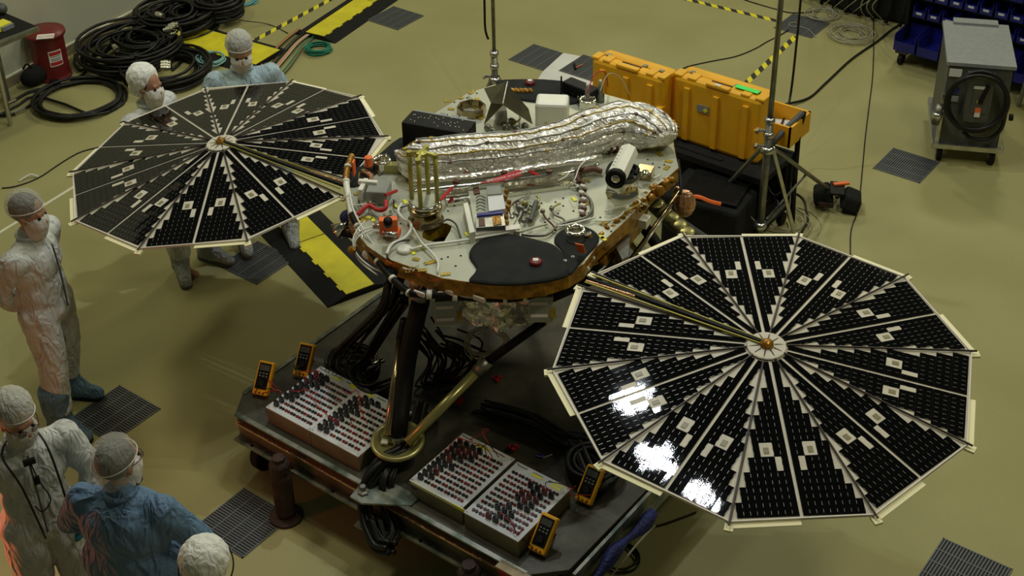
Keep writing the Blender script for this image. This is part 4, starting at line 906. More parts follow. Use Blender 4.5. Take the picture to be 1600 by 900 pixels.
# body below the deck
bcx, bcy = -4.5, 6.0
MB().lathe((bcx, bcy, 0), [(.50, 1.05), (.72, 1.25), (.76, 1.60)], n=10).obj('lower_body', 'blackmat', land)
MB().lathe((bcx, bcy, 0), [(.74, 1.46), (.79, 1.47), (.79, 1.58), (.74, 1.59)], n=24, closed=True).obj('amber_skirt', 'kapton', land)
for i in range(20):
    a = -2.5+i*.13; q = V((bcx+.8*math.cos(a), bcy+.8*math.sin(a), 1.5+R_.uniform(-.08, .03))); MB().sph(q, (.03, .03, .04), 7).obj('amber_puff', R_.choice(['kapton', 'kapyel', 'bronze']), land)
def fbox(u, v, z, w, h, name='foil_box'):
    c = at(u, v, z); n = V((CAM.x-c.x, CAM.y-c.y, 0)).normalized()*.75+V((0, 0, .35)); Rm = frame(V((n.y, -n.x, 0))*-1, n); o = MB().box(c, (w, h, .14), Rm).obj(name, 'satin', land, bevel=.006)
    for dy in (.035, -.035): MB().box(c+Rm@V((-.01, dy, .072)), (w*.7, .018, .002), Rm).obj('white_strip_label', 'label', land)
    MB().box(c+Rm@V((w*.5, -.02, .06)), (.03, .06, .03), Rm).obj('amber_tape', 'kapyel', land)
    return c, Rm
fbox(698, 486, 1.36, .145, .15); fbox(845, 480, 1.42, .14, .15)
# crumpled foil drape
mb = MB(); G = []
for i in range(17):
    u = 712+i*8.6; row = []
    for j_ in range(7):
        v = 467+j_*8.6*(1-.42*abs(i-8)/8); q = at(u, v, 1.46-.045*j_+R_.uniform(-.012, .012)); row.append(mb.b.verts.new(q+V((R_.uniform(-.01, .01), R_.uniform(-.02, .02), 0))))
    G.append(row)
for i in range(16):
    for j_ in range(6): mb.b.faces.new((G[i][j_], G[i+1][j_], G[i+1][j_+1], G[i][j_+1]))
mb.obj('foil_drape', 'foil', land)
MB().box(at(775, 440, 1.64), (.045, .03, .05), rotz(.3)).obj('clear_bracket', 'clearp', land); MB().cyl(at(765, 455, 1.60), at(783, 456, 1.60), .018).obj('white_roller', 'white', land, True)
MB().box(at(700, 449, 1.60), (.18, .012, .012), rotz(.1)).obj('brass_bar', 'gold', land)
MB().sph(at(812, 455, 1.56), (.04, .02, .015), 8).obj('orange_putty', 'orange', land)
# front leg, struts and footpad
fp = at(622, 690, CZ+.16); fx = V((fp.x, fp.y, CZ+.12))
MB().lathe((fx.x, fx.y, CZ+.118), [(.02, .0), (.10, .008), (.140, .026), (.158, .045), (.158, .062), (.145, .070), (.132, .060), (.10, .036), (.02, .028)], axis=(.05, -.10, 1), n=40).obj('footpad', 'olive', land, True)
MB().box(at(601, 690, CZ+.17), (.04, .04, .01), rotz(.5)).obj('white_target', 'label', land)
MB().cyl((fx.x, fx.y, CZ+.12), (fx.x, fx.y, CZ+.20), .035).obj('ankle_joint', 'steel', land)
MB().tube([(fx.x-.01, fx.y+.01, CZ+.18), at(637, 560, 1.0), at(657, 470, 1.42)], .055, 16, 3).obj('main_leg', 'black', land, True)
MB().tube([at(655, 474, 1.38), at(655, 456, 1.45)], .062, 16, 1).obj('leg_collar', 'dsteel', land)
MB().tube([at(606, 680, CZ+.21), at(628, 520, 1.05)], .027, 12, 1).obj('leg_strut', 'bronze', land, True)
MB().tube([at(627, 530, 1.02), at(634, 500, 1.15)], .034, 12, 1).obj('strut_sleeve', 'black', land, True)
sp = [at(617+2*math.sin(i*1.9)-i*0.6, 590+i*6, .92-.03*i) for i in range(13)]; MB().tube(sp, .004, 5).obj('coiled_wire', 'kapyel', land)
MB().tube([at(636, 692, CZ+.19), at(748, 578, .98)], .030, 14, 1).obj('leg_strut', 'olive', land, True)
MB().tube([at(745, 581, .97), at(762, 564, 1.03)], .040, 14, 1).obj('strut_collar', 'dsteel', land, True)
MB().tube([at(760, 566, 1.02), at(850, 502, 1.30)], .026, 12, 1).obj('strut_sleeve', 'black', land, True)
for (x, y) in ((-3.40, 6.65), (-5.35, 6.75)):
    MB().lathe((x, y, CZ), [(.14, 0), (.145, .03), (.05, .04)], n=32).obj('footpad', 'olive', land, True)
    d = V((bcx-x, bcy-y, 0)).normalized(); MB().tube([(x, y, CZ+.05), V((x, y, 0))+d*.5+V((0, 0, 1.35))], .038, 14, 1).obj('main_leg', 'black', land, True)
    for s in (-1, 1): e = V((-d.y, d.x, 0))*.3*s; MB().tube([(x, y, CZ+.06), V((x, y, 0))+d*.7+e+V((0, 0, 1.15))], .024, 10, 1).obj('leg_strut', 'olive', land, True)
# black support plate under the footpad: pedestal on the cart
pd = thing('footpad_pedestal', 'small dark pedestal under the front footpad on the cart', 'pedestal', (fx.x, fx.y, CZ))
MB().lathe((fx.x, fx.y, CZ), [(.085, 0), (.09, .01), (.08, .02), (.075, .117)], n=24).obj('post', 'blackmat', pd, True)

# ------------------------------------------------------------ solar arrays (parts of the lander)
def array(center, nrm, hub_px, hh_, verts_px, missing, single_cells, tapes, nm):
    n = V(nrm).normalized(); c = V(center); apex = c+n*hh_
    pts = [at_plane(u, v, c, n) if u else None for u, v in verts_px]
    wl, dl_ = [], []; sub = MB(); cells = []; tabs = MB(); wh = MB(); dk = MB(); th = .012
    arr = None; gores = []
    for k, (ia, ib) in enumerate(missing): pass
    gl = []
    for g in gore_list(pts, missing): gl.append(g)
    rootm = MB()
    for (A_, B_) in gl:
        mid_ = (A_+B_)/2; e1 = (mid_-apex); L = e1.length; e1.normalize(); gn = (A_-apex).cross(B_-apex).normalized()
        if gn.z < 0: gn = -gn
        e2 = gn.cross(e1).normalized()
        sub.rings([[apex, A_, B_], [apex-gn*th, A_-gn*th, B_-gn*th]])
        for s in (-1, 1):
            E_ = A_ if (A_-mid_).dot(e2)*s > 0 else B_
            v = (E_-apex); ex, ey = v.dot(e1), abs(v.dot(e2)); slope = ey/ex
            NC = 11; x0 = L*.105; cw = (L-.010-x0)/NC; rh = (ey-.012)/10.0
            for ci in range(NC):
                xa = x0+ci*cw; rows = int((xa*slope-.012)/rh+.30)
                rows = max(rows, 1)
                for r in range(rows):
                    xm, ym = xa+cw/2, .008+(r+.5)*rh
                    if ci == 6 and r in (2, 3):
                        if r == 2: wl.append((apex+e1*xm+e2*s*(.008+3*rh)+gn*.003, (cw*.96, rh*1.92, .003), e1, gn)); dl_.append((apex+e1*(xm+cw*.08)+e2*s*(.008+3.05*rh)+gn*.006, (cw*.42, rh*.8, .003), e1, gn))
                        continue
                    if ci == 7 and r == 1: wl.append((apex+e1*xm+e2*s*ym+gn*.003, (cw*.96, rh*.9, .003), e1, gn)); continue
                    cells.append((apex+e1*xm+e2*s*ym+gn*.003, e1, (gn+V((R_.gauss(0, .0025), R_.gauss(0, .0025), 0))).normalized(), cw, rh))
                    for q in (-.25, .25): tabs.box(apex+e1*(xm+cw*q)+e2*s*(ym+rh*.5)+gn*.0045, (cw*.24, rh*.05, .002), frame(e1, gn))
    arr = sub.obj('solar_array', 'substrate', land); tag(arr, nm)
    PINV[arr.name] = PINV[land.name]
    def sp(mb, name, m, **k):
        o = mb.obj(name, m, None, **k); o.parent = arr; return o
    cell_me = {}
    cells.sort(key=lambda q: (q[0]-CAM).length)
    base = MB(); base.box((0, 0, 0), (1, 1, 1)); bo = base.obj('solar_cell', 'cell', None)
    nk = single_cells
    for i, (p, e1, gn, cw, rh) in enumerate(cells[:nk]):
        o = bo if i == 0 else bo.copy()
        if i: C.objects.link(o)
        o.parent = arr; m4 = frame(e1, gn).to_4x4() @ Matrix.Diagonal((cw*.988, rh*.982, .004, 1)); m4.translation = p; o.matrix_basis = m4
    if nk == 0: bpy.data.objects.remove(bo)
    mb = MB()
    for (p, e1, gn, cw, rh) in cells[nk:]: mb.box(p, (cw*.988, rh*.982, .004), frame(e1, gn))
    tag(sp(mb, 'solar_cell', 'cell'), kind='stuff')
    tag(sp(tabs, 'interconnect', 'dsteel'), kind='stuff'); 
    for lst, nm_, mm_ in ((wl, 'blank_patch', 'substrate'), (dl_, 'sensor_square', 'sensor')):
        for (p, dm, e1, gn) in lst: sp(MB().box(p, dm, frame(e1, gn)), nm_, mm_)
    # spokes
    seen = []
    for (A_, B_) in gl:
        for q in (A_, B_):
            if any((q-w).length < .05 for w in seen): continue
            seen.append(q); d = (q-apex).normalized()
            mb = MB(); mb.tube([apex+V((0, 0, .008))+d*.04, q+d*.03+V((0, 0, .012))], .0055, 6, 1); sp(mb, 'spoke', 'spoke')
            mb = MB(); mb.box(q+d*.02-V((0, 0, .012)), (.05, .04, .012), frame(d, n)); sp(mb, 'corner_tape', 'tape')
    for (A_, B_) in gl:
        m_ = (A_+B_)/2; o_ = (m_-apex).normalized(); F_ = B_ if tapes else A_
        a_ = m_.lerp(F_, .02); b_ = m_.lerp(F_, .97); mb = MB(); mb.box((a_+b_)/2+o_*.018-n*.006, ((b_-a_).length, .032, .004), frame(b_-a_, n)); sp(mb, 'edge_tape', 'tape')
        mb = MB(); mb.box((A_+B_)/2+o_*.002, ((B_-A_).length, .006, .014), frame(B_-A_, n)); sp(mb, 'edge_strip', 'label')
    mb = MB(); mb.lathe(apex+n*.0, [(.10, .0), (.095, .004), (.04, .006)], axis=n, n=20); sp(mb, 'hub_disc', 'substrate')
    mb = MB(); mb.lathe(apex+n*.006, [(.036, 0), (.034, .015), (.02, .025), (.012, .035)], axis=n, n=16); sp(mb, 'hub', 'kapton', smooth=True)
    return arr, apex, pts
def gore_list(pts, missing): return [(pts[a], pts[b]) for a, b in missing]
VR = [(1069, 370), (1247.5, 370), (1413, 434), (1517, 551), (1510, 695), (1366, 804), (1140.5, 815), (942.5, 721), (864, 579), (910, 450), (931, 430)]
arrR, apR, pR = array((-2.369, 5.174, 1.761), (.0399, -.0839, 1), None, .1068, VR, [(i, i+1) for i in range(9)]+[(10, 0)], 300, True, 'right solar array, larger in view, with glare on its cells')
VL = [(321, 140), (455, 129), (560, 152.5), (600, 215), (545, 283), (531, 306), (386, 375), (219, 388), (118, 345), (115, 270), (196, 193)]
arrL, apL, pL = array((-6.408, 5.263, 1.540), (-.0775, -.0759, 1), None, .1102, VL, [(0, 1), (1, 2), (2, 3), (3, 4), (5, 6), (6, 7), (7, 8), (8, 9), (9, 10), (10, 0)], 0, False, 'left solar array behind the two standing workers')
for o in list(bpy.data.objects):
    if o.parent in (arrR, arrL): o.matrix_parent_inverse = Matrix.Identity(4)
# arms from deck to hubs
def yoke(ap, r0, r1, nm):
    d = V(r1)-V(r0); n = V((-d.y, d.x, 0)).normalized()
    for s in (-1, 1): MB().tube([V(r0)+n*.016*s, V(r1)+n*.04*s], .0045, 6, 1).obj('yoke_rail', 'gold', land)
    MB().tube([V(r0), V(r1)], .012, 8, 1).obj('yoke_beam', 'black', land)
    MB().tube([V(r0).lerp(V(r1), .72)+n*.01, V(r1)+n*.03], .009, 6, 1).obj('yoke_tube', 'copper', land)
yoke(apR, apR+V((0, 0, .015)), mid(pR[9], pR[10])+V((0, 0, .02)), 'r')
yoke(apL, apL+V((0, 0, .015)), mid(pL[4], pL[5])+V((0, 0, .02)), 'l')
# ------------------------------------------------------------ yellow cases on a black trolley
def case(x0, x1, y0, y1, z0, z1, label, lime):
    t = thing('equipment_case', label, 'equipment case', ((x0+x1)/2, (y0+y1)/2, z0), 0)
    w, d, h = x1-x0, y1-y0, z1-z0; xm, ym = (x0+x1)/2, (y0+y1)/2
    MB().box((xm, y0+d*.27, z0+h/2), (w, d*.5, h)).obj('body', 'case', t, bevel=.035)
    MB().box((xm, y0+d*.76, z0+h/2), (w-.01, d*.48, h-.01)).obj('lid', 'case', t, bevel=.035)
    for k in (.17, .5, .83): MB().box((x0+w*k, y0-.004, z0+h*.46), (.05, .022, h*.82)).obj('rib', 'case', t, bevel=.006)
    MB().box((xm, y0+d*.10, z1+.002), (.20, d*.22, .03)).obj('handle_ledge', 'case', t, bevel=.008)
    MB().box((xm, y0+d*.30, z1+.001), (.18, d*.14, .004)).obj('handle_recess', 'rust', t)
    for k in (.13, .64, .87): MB().box((x0+w*k, y0+d*.5, z1+.001), (.035, .035, .012)).obj('latch', 'dsteel', t)
    for k in (-.46, -.30, .30, .46): MB().box((xm+w*k, y0+d*.27, z1-.003), (w*.10, d*.44, .028)).obj('top_rib', 'case', t, bevel=.008)
    MB().box((x1-.02, y0+.02, z0+h*.45), (.05, .07, .13)).obj('end_latch', 'case', t, bevel=.008)
    if lime:
        MB().box((xm+w*.27, y0+d*.38, z1+.016), (.20, .05, .003), rotz(0)).obj('lime_label', 'lime', t)
        MB().box((xm, y0+d*.06, z1+.020), (.05, .025, .003)).obj('white_sticker', 'label', t)
        MB().box((x0+w*.36, y0-.003, z0+h*.62), (.10, .006, .06)).obj('metal_name_plate', 'graybox', t)
        MB().box((x0+w*.39, y0-.007, z0+h*.61), (.03, .003, .03), Matrix.Rotation(PI/4, 3, 'Y')).obj('warning_diamond', 'ytag', t)
    return t
ZT, ZB = 1.22, .66
cL, cM, cR = at(921, 92, ZT), at(1048, 118, ZT), at(1193, 158, ZT)
YF = (cM.y+cR.y)/2
case(cL.x, cM.x-.01, YF-.12, YF+.13, ZB, ZT, 'left orange yellow equipment case, standing on edge, without a green label', False)
case(cM.x+.01, cR.x, YF, YF+.25, ZB, ZT, 'right orange yellow equipment case with a bright green label on top', True)
tr = thing('equipment_trolley', 'black trolley carrying the yellow equipment cases', 'trolley', (-4.8, YF+.1, 0))
TX0, TX1, TY0, TY1 = cL.x-.02, at(1222, 330, .0).x+.12, YF-.16, YF+.36
MB().box(((TX0+TX1)/2, (TY0+TY1)/2, .635), (TX1-TX0, TY1-TY0, .05)).obj('top_shelf', 'blackmat', tr)
MB().box(((TX0+TX1)/2, (TY0+TY1)/2, .18), (TX1-TX0, TY1-TY0, .05)).obj('lower_shelf', 'blackmat', tr)
MB().box(((TX0+TX1)/2, TY1-.02, .42), (TX1-TX0, .03, .5)).obj('back_panel', 'blackmat', tr)
MB().box(((TX0+TX1-.4)/2, TY0+.08, .42), (TX1-TX0-.4, .03, .5)).obj('front_panel', 'blackmat', tr)
for x in (TX0+.04, TX1-.04):
    for y in (TY0+.04, TY1-.04):
        MB().cyl((x, y, .1), (x, y, .62), .02).obj('post', 'black', tr)
        MB().cyl((x-.02, y, .055), (x+.02, y, .055), .055, n=18).obj('wheel', 'black', tr)
hb = [at(1192, 250, .62), at(1215, 215, .75), at(1256, 174, .85)]
MB().tube([at(1200, 232, .70), at(1225, 204, .78), at(1254, 176, .88)], .024, 10, 1).obj('push_handle', 'graydark', tr, True)
MB().tube([at(1256, 176, .88), at(1248, 205, .7), at(1240, 300, .3), at(1238, 345, .1)], .022, 10, 1).obj('handle_upright', 'black', tr, True)
MB().box(at(1150, 275, .55), (.25, .015, .02), rotz(0)).obj('white_strip', 'label', tr)
tray = thing('yellow_tray', 'open yellow box full of white papers behind the steel stand', 'box', at(1222, 215, .6))
ta_ = at(1200, 170, .80); tb_ = at(1236, 196, .80)
ctr = at(1218, 200, .70)
for dx, dy, sx, sy in ((0, .16, .36, .02), (0, -.16, .36, .02), (.17, 0, .02, .34), (-.17, 0, .02, .34)): MB().box((ctr.x+dx, ctr.y+dy, .74), (sx, sy, .18)).obj('side', 'case', tray)
MB().box((ctr.x, ctr.y, .66), (.33, .31, .01)).obj('bottom', 'black', tray)
tag(MB().box((ctr.x+.02, ctr.y+.05, .69), (.2, .16, .05), rotz(.4)).box((ctr.x-.05, ctr.y-.05, .70), (.18, .12, .06), rotz(-.3)).obj('paper_stack', 'paper'), 'white papers and wipes lying in the open yellow box', 'papers')
for k, (u, v) in enumerate(((1240, 260), (1235, 290), (1225, 330))):
    c = at(u-20, v, .35); 
    t = tag(MB().tube([at(u-25, v-25, .4), at(u-10, v-15, .42), at(u-12, v+5, .36), at(u-25, v+15, .33), at(u-35, v, .38), at(u-25, v-20, .4)], .008, 6, 5).obj('cable', 'blackcable', None, True), 'black cable loop hanging behind the steel stand, %s' % ('highest', 'middle one', 'lowest')[k], 'cable')
coil('string_coil', at(1215, 350, .0), .2, 8, .004, 'wiregrey', 'grey wire tangle on the floor behind the right array', seed=33, spread=.5)
og = thing('orange_strap', 'orange strap draped over the black gear under the cases', 'strap', at(1100, 318, .6))
MB().tube([at(1078, 308, .62), at(1092, 308, .64), at(1110, 315, .62), at(1126, 319, .6)], .016, 6, 4).obj('strap', 'orange', og)
bkx = at(1105, 350, .3)
bb = thing('black_crate', 'black crate covered in cloth between the lander and the steel stand', 'crate', (bkx.x, bkx.y, 0))
MB().box((at(1110, 345, .25).x, at(1110, 345, .25).y, .27), (.62, .5, .54), rotz(.1)).obj('body', 'blackmat', bb, bevel=.03)
MB().box((at(1110, 345, .25).x+.03, at(1110, 345, .25).y, .56), (.45, .4, .03), rotz(.2)).obj('cloth', 'black', bb, bevel=.01)

# ------------------------------------------------------------ steel light stands
def stand(base, h, hub_z, low_z, R0, angs, label, clamps=2, poler=.016):
    t = thing('steel_stand', label, 'stand', (base.x, base.y, 0))
    b = V((base.x, base.y, 0))
    MB().cyl(b+V((0, 0, low_z-.1)), b+V((0, 0, hub_z+.25)), .028, n=16).obj('lower_tube', 'dsteel', t, True)
    MB().cyl(b+V((0, 0, hub_z+.2)), b+V((0, 0, h)), poler, n=16).obj('pole', 'dsteel', t, True)
    for z in (hub_z, hub_z+.12, hub_z+.24): MB().lathe(b+V((0, 0, z-.02)), [(.036, 0), (.04, .01), (.036, .04)], n=16).obj('clamp_ring', 'steel', t, True)
    MB().lathe(b+V((0, 0, low_z-.02)), [(.045, 0), (.05, .02), (.045, .05)], n=14).obj('spreader_hub', 'steel', t, True)
    MB().lathe(b+V((0, 0, hub_z-.03)), [(.05, 0), (.055, .02), (.045, .05)], n=14).obj('top_hub', 'steel', t, True)
    for k in range(clamps):
        q = b+V((0, 0, hub_z+.02+.13*k)); d = -RT; MB().tube([q, q+d*.07], .012, 8, 1).obj('clamp_screw', 'steel', t); MB().box(q+d*.085, (.02, .05, .025), rotz(.3)).obj('wing_knob', 'steel', t)
    for a in angs:
        d = V((math.cos(a), math.sin(a), 0)); foot = b+d*(R0[a] if isinstance(R0, dict) else R0)+V((0, 0, .015)); top = b+d*.04+V((0, 0, hub_z)); m_ = top.lerp(foot, .52)
        MB().tube([top, foot], .017, 8, 1).obj('leg', 'steel' if a == angs[0] else 'dsteel', t)
        MB().tube([b+d*.04+V((0, 0, low_z)), m_], .011, 6, 1).obj('brace', 'dsteel', t)
        MB().sph(foot, .024, 8).obj('rubber_foot', 'black', t)
    return t
sb = at(1184, 385, 0)
hz = hh_z = 1.02
# crank stand in front of the cases
P0 = at(1199, 232, 1.0); sb = V((P0.x, P0.y, 0))
def ang_to(u, v): q = at(u, v, 0); return math.atan2(q.y-sb.y, q.x-sb.x), (V((q.x, q.y, 0))-sb).length
aR, rR = ang_to(1308, 308); aF, rF = ang_to(1248, 395)
a3_ = ang_to(1080, 352)[0]
r3_ = ang_to(1080, 352)[1]
stand(sb, 3.3, 1.0, .32, {aF: rF, aR: rR, a3_: r3_}, [aF, aR, a3_], 'tall steel crank stand in front of the right yellow case', 2, .02)
P1 = at(773, 118, .75); s2 = V((P1.x, P1.y, 0))
stand(s2, 3.3, .72, .3, .55, [0.3, 2.4, 4.5], 'steel light stand behind the lander, next to the folded metal cover', 1, .016)
h1 = at(1232, 175, .6)
cable('hanging_cable', [at(1219, 200, .75), h1+V((0, 0, .12)), h1+V((.01, 0, .7)), h1+V((0, .01, 1.5)), h1+V((.01, 0, 2.6))], .010, 'blackcable', 'black cable hanging beside the tall steel crank stand', 'cable')
h2 = V((s2.x, s2.y, 0))-V((RT.x, RT.y, 0))*.07
cable('hanging_cable', [h2+V((.03, 0, 1.1)), h2+V((0, 0, 1.2)), h2+V((.0, 0, 1.5)), h2+V((-.01, 0, 2.2)), h2+V((0, 0, 3.2))], .010, 'blackcable', 'black cable running up beside the stand behind the lander', 'cable')
# sand bag
bgc = at(1305, 322, 0); bag = thing('sandbag', 'black sandbag with orange tab on the foot of the steel stand', 'sandbag', (bgc.x, bgc.y, 0))
r_ = rotz(math.atan2(RT.y, RT.x)-.2)
for s, o_ in (((.17, .22, .12), (-.11, .02, .10)), ((.17, .24, .13), (.12, -.02, .09))):
    mb = MB(); mb.box(bgc+r_@V(o_), (s[0], s[1], s[2]), r_@Matrix.Rotation(.35 if o_[0] > 0 else -.35, 3, 'Y'), .8); mb.obj('pouch', 'blackmat', bag, bevel=.03)
MB().box(bgc+r_@V((0, 0, .17)), (.12, .2, .02), r_).obj('saddle', 'black', bag, bevel=.008)
MB().box(bgc+r_@V((.03, .05, .19)), (.13, .035, .015), r_@rotz(.35)).obj('orange_tab', 'orange', bag)
MB().box(bgc+r_@V((-.08, -.11, .07)), (.12, .02, .04), r_).obj('brown_underside', 'rust', bag)

# ------------------------------------------------------------ grey cabinet
q = [at(1482, 97, .95), at(1587, 105, .95)]
xd = (q[1]-q[0]); xd.z = 0; W_ = xd.length; xd.normalize(); yd = V((-xd.y, xd.x, 0)); cb_ = V((q[0].x, q[0].y, 0)); Rc = frame(xd, (0, 0, 1)); DP = .80
cab = thing('grey_cabinet', 'grey wheeled power cabinet with a black hose coiled on its front', 'cabinet', cb_+xd*W_/2+yd*DP/2)
def cp(x, y, z): return cb_+xd*x+yd*y+V((0, 0, z))
MB().box(cp(W_/2, DP/2, .555), (W_-.02, DP-.02, .75), Rc).obj('body', 'graydark', cab)
MB().box(cp(W_/2, DP/2, .94), (W_+.02, DP+.02, .03), Rc).obj('top', 'graybox', cab)
MB().box(cp(W_/2, DP+.0, .96), (W_*.7, .10, .03), Rc).obj('top_flange', 'graybox', cab)
MB().box(cp(W_/2, DP/2, .165), (W_+.06, DP+.06, .05), Rc).obj('base_frame', 'steel', cab, bevel=.006)
for x in (.01, W_-.01): MB().box(cp(x, .0, .42), (.03, .02, .46), Rc).obj('edge_guard', 'steel', cab)
for x in (.05, W_-.05):
    for y in (.05, DP-.06):
        MB().cyl(cp(x-.022, y, .07), cp(x+.022, y, .07), .07, n=22).obj('wheel', 'black', cab); MB().cyl(cp(x-.026, y, .07), cp(x+.026, y, .07), .035, n=12).obj('wheel_hub', 'graybox', cab)
        MB().box(cp(x, y, .142), (.07, .09, .012), Rc).obj('caster_plate', 'dsteel', cab)
MB().box(cp(W_*.52, -.045, .66), (.21, .10, .42), Rc).obj('switch_box', 'graydark', cab, bevel=.008)
MB().box(cp(W_*.52, -.045, .875), (.215, .11, .01), Rc).obj('switch_box_top', 'graybox', cab)
MB().box(cp(W_*.54, -.10, .68), (.13, .012, .26), Rc).obj('switch_plate', 'graydark', cab, bevel=.004)
MB().box(cp(W_*.58, -.112, .73), (.035, .02, .17), Rc@Matrix.Rotation(.25, 3, 'Y')).obj('switch_lever', 'black', cab)
MB().box(cp(W_*.50, -.108, .79), (.09, .008, .025), Rc).obj('white_plate', 'panel', cab)
MB().box(cp(W_*.53, -.108, .58), (.045, .006, .045), Rc).obj('orange_label', 'orange', cab); MB().box(cp(W_*.53, -.108, .54), (.045, .006, .045), Rc).obj('white_label', 'label', cab)
text('I', .04, 'ytag', cp(W_*.50, -.1075, .66), frame(xd, -yd), parent=cab)
MB().box(cp(W_*.13, -.006, .86), (.10, .006, .07), Rc).obj('paper_label', 'paper', cab)
MB().box(cp(W_*.17, -.008, .70), (.05, .006, .06), Rc@Matrix.Rotation(.6, 3, 'Y')).obj('blue_triangle_label', 'bluetarp', cab); MB().box(cp(W_*.17, -.008, .62), (.07, .006, .05), Rc).obj('small_label', 'graybox', cab)
for k, (x, z) in enumerate(((.5, .66), (.5, .645), (.49, .66))):
    pts = [cp(W_*x+(.225+.012*k)*math.cos(a), -.10-.014*k, z+(.275-.012*k)*math.sin(a)) for a in [i*PI/8 for i in range(16)]]
    MB().tube(pts, .017, 8, 3, closed=True).obj('hose', 'blackcable', cab, True)
MB().tube([cp(W_*.95, -.1, .62), cp(W_*.93, -.1, .42), cp(W_*.75, -.1, .31), cp(W_*.5, -.1, .31), cp(W_*.38, -.09, .36)], .017, 8).obj('hose', 'blackcable', cab, True)
MB().cyl(cp(-.02, -.10, .60), cp(-.04, -.10, .42), .036, n=16).obj('hose_coupling', 'dsteel', cab, True); MB().cyl(cp(-.028, -.10, .53), cp(-.034, -.10, .47), .043, n=16).obj('coupling_ring', 'steel', cab, True)
MB().cyl(cp(W_+.02, -.03, .50), cp(W_+.05, -.03, .50), .03, n=14).obj('side_socket', 'black', cab)

# ------------------------------------------------------------ bin rack, draped box, leg of a stand at the right edge
rx = at(1398, 62, .25); RX, RY = rx.x, 12.02
rack = thing('bin_rack', 'dark wheeled rack holding rows of blue bins', 'rack', (RX+.9, RY+.4, 0))
MB().box((RX+.95, RY+.55, .75), (1.9, .06, 1.3)).obj('back_panel', 'blackmat', rack)
for x in (RX+.02, RX+1.88): MB().box((x, RY+.4, .70), (.03, .4, 1.2), Matrix.Rotation(0, 3, 'X')).obj('side_frame', 'black', rack)
MB().box((RX+.95, RY+.33, .14), (1.9, .5, .05)).obj('base_shelf', 'black', rack)
for i, z in enumerate((.44, .62, .80, .98, 1.16)): MB().box((RX+.95, RY+.36+.035*i, z-.012), (1.86, .26, .012)).obj('shelf', 'black', rack)
for x in (RX+.08, RX+1.8):
    MB().cyl((x-.02, RY+.05, .06), (x+.02, RY+.05, .06), .06, n=20).obj('wheel', 'black', rack); MB().box((x, RY+.08, .15), (.12, .14, .06)).obj('caster_plate', 'graydark', rack, bevel=.006)
    MB().box((x, RY+.06, .11), (.015, .03, .05)).obj('caster_fork', 'steel', rack)
ORD = ('leftmost', 'second', 'third', 'fourth', 'fifth', 'sixth', 'seventh', 'eighth', 'ninth', 'tenth', 'eleventh', 'last')
def bin_(x, y, z, w, d, h, label, group, lab):
    t = thing('parts_bin', label, 'bin', (x, y, z), 0, group)
    mb = MB(); k = .006
    mb.box((x, y, z+k), (w-.01, d, k)); mb.box((x-w/2+k, y, z+h/2), (k, d, h)); mb.box((x+w/2-k, y, z+h/2), (k, d, h)); mb.box((x, y+d/2, z+h/2), (w-.01, k, h)); mb.box((x, y-d/2, z+h*.28), (w-.01, k, h*.56))
    mb.obj('tub', 'navy', t)
    if lab: MB().box((x, y-d/2-.005, z+h*.38), (w*.42, .004, .022)).obj('label', 'panel', t)
for i in range(8):
    bin_(RX+.12+.235*i, RY+.14, .17, .22, .34, .17, ('big blue bin at the left end of the bottom row', 'second big blue bin from the left in the bottom row', 'third big blue bin in the bottom row, beside the grey cabinet', 'fourth big blue bin in the bottom row, hidden by the grey cabinet')[i] if i < 4 else 'big blue bin, %s from the left, bottom row, behind the grey cabinet' % ORD[i], 'big bins of the bottom row', False)
for r, z in enumerate((.44, .62, .80, .98)):
    for i in range(12):
        x = RX+.13+.145*i+.04*(r % 2)
        bin_(x, RY+.33+.035*r, z, .13, .22, .11, 'small labelled blue bin, %s from the left, %s row above the big bins' % (ORD[i], ('first', 'second', 'third', 'top')[r]), 'small labelled bins, %s row' % ('first', 'second', 'third', 'top')[r], True)
dq = at(1400, 33); dl = at(1262, 0)
db = thing('draped_box', 'large box under black cloth at the top edge', 'box', (-5.3, 13.4, 0))
MB().prism([(-6.0, 13.05), (-5.35, 12.83), (-4.75, 12.9), (-4.6, 13.2), (-4.6, 14.4), (-6.0, 14.4)], 0.02, .85).obj('body', 'blackmat', db, bevel=.03)
for k in range(9):
    x = -5.95+.15*k; MB().tube([(x, 12.98-.12*min(k, 4)/4, .84), (x+.02, 12.93-.1*min(k, 4)/4, .4), (x, 12.9-.1*min(k, 4)/4, .03)], .02, 6, 2).obj('cloth_fold', 'blackmat', db, True)
for k in range(4): tag(MB().tube([at(1268+20*k+4, 26-k*2, .02), at(1285+20*k, 10, .3), at(1305+22*k, -8, .7)], .004, 5, 6).obj('string', 'wiregrey', None, True), 'beige string hanging over the black draped box, %s from left' % ('first', 'second', 'third', 'fourth')[k], 'string')
for k in range(3): tag(MB().tube([at(1350+12*k, -4, .8), at(1345+9*k, 12, .5), at(1352+14*k, 26+3*k, .02), at(1372+8*k, 38, .01)], .005, 5, 6).obj('string', 'wiregrey', None, True), 'beige string falling from the draped box near the rack, %s' % ('left', 'middle', 'right')[k], 'string')
e = at(1591, 166); tb2 = thing('metal_table', 'metal table whose leg shows at the right edge', 'table', (e.x, e.y, 0))
MB().cyl((e.x, e.y, 0), (e.x+.06, e.y+.05, .75), .02).obj('leg', 'dsteel', tb2)
MB().box((e.x+.60, e.y+.25, .77), (1.1, .5, .04)).obj('table_top', 'graydark', tb2)
for x, y in ((1.1, .05), (.1, .45), (1.1, .45)): MB().cyl((e.x+x, e.y+y, 0), (e.x+x, e.y+y, .75), .02).obj('leg', 'dsteel', tb2)

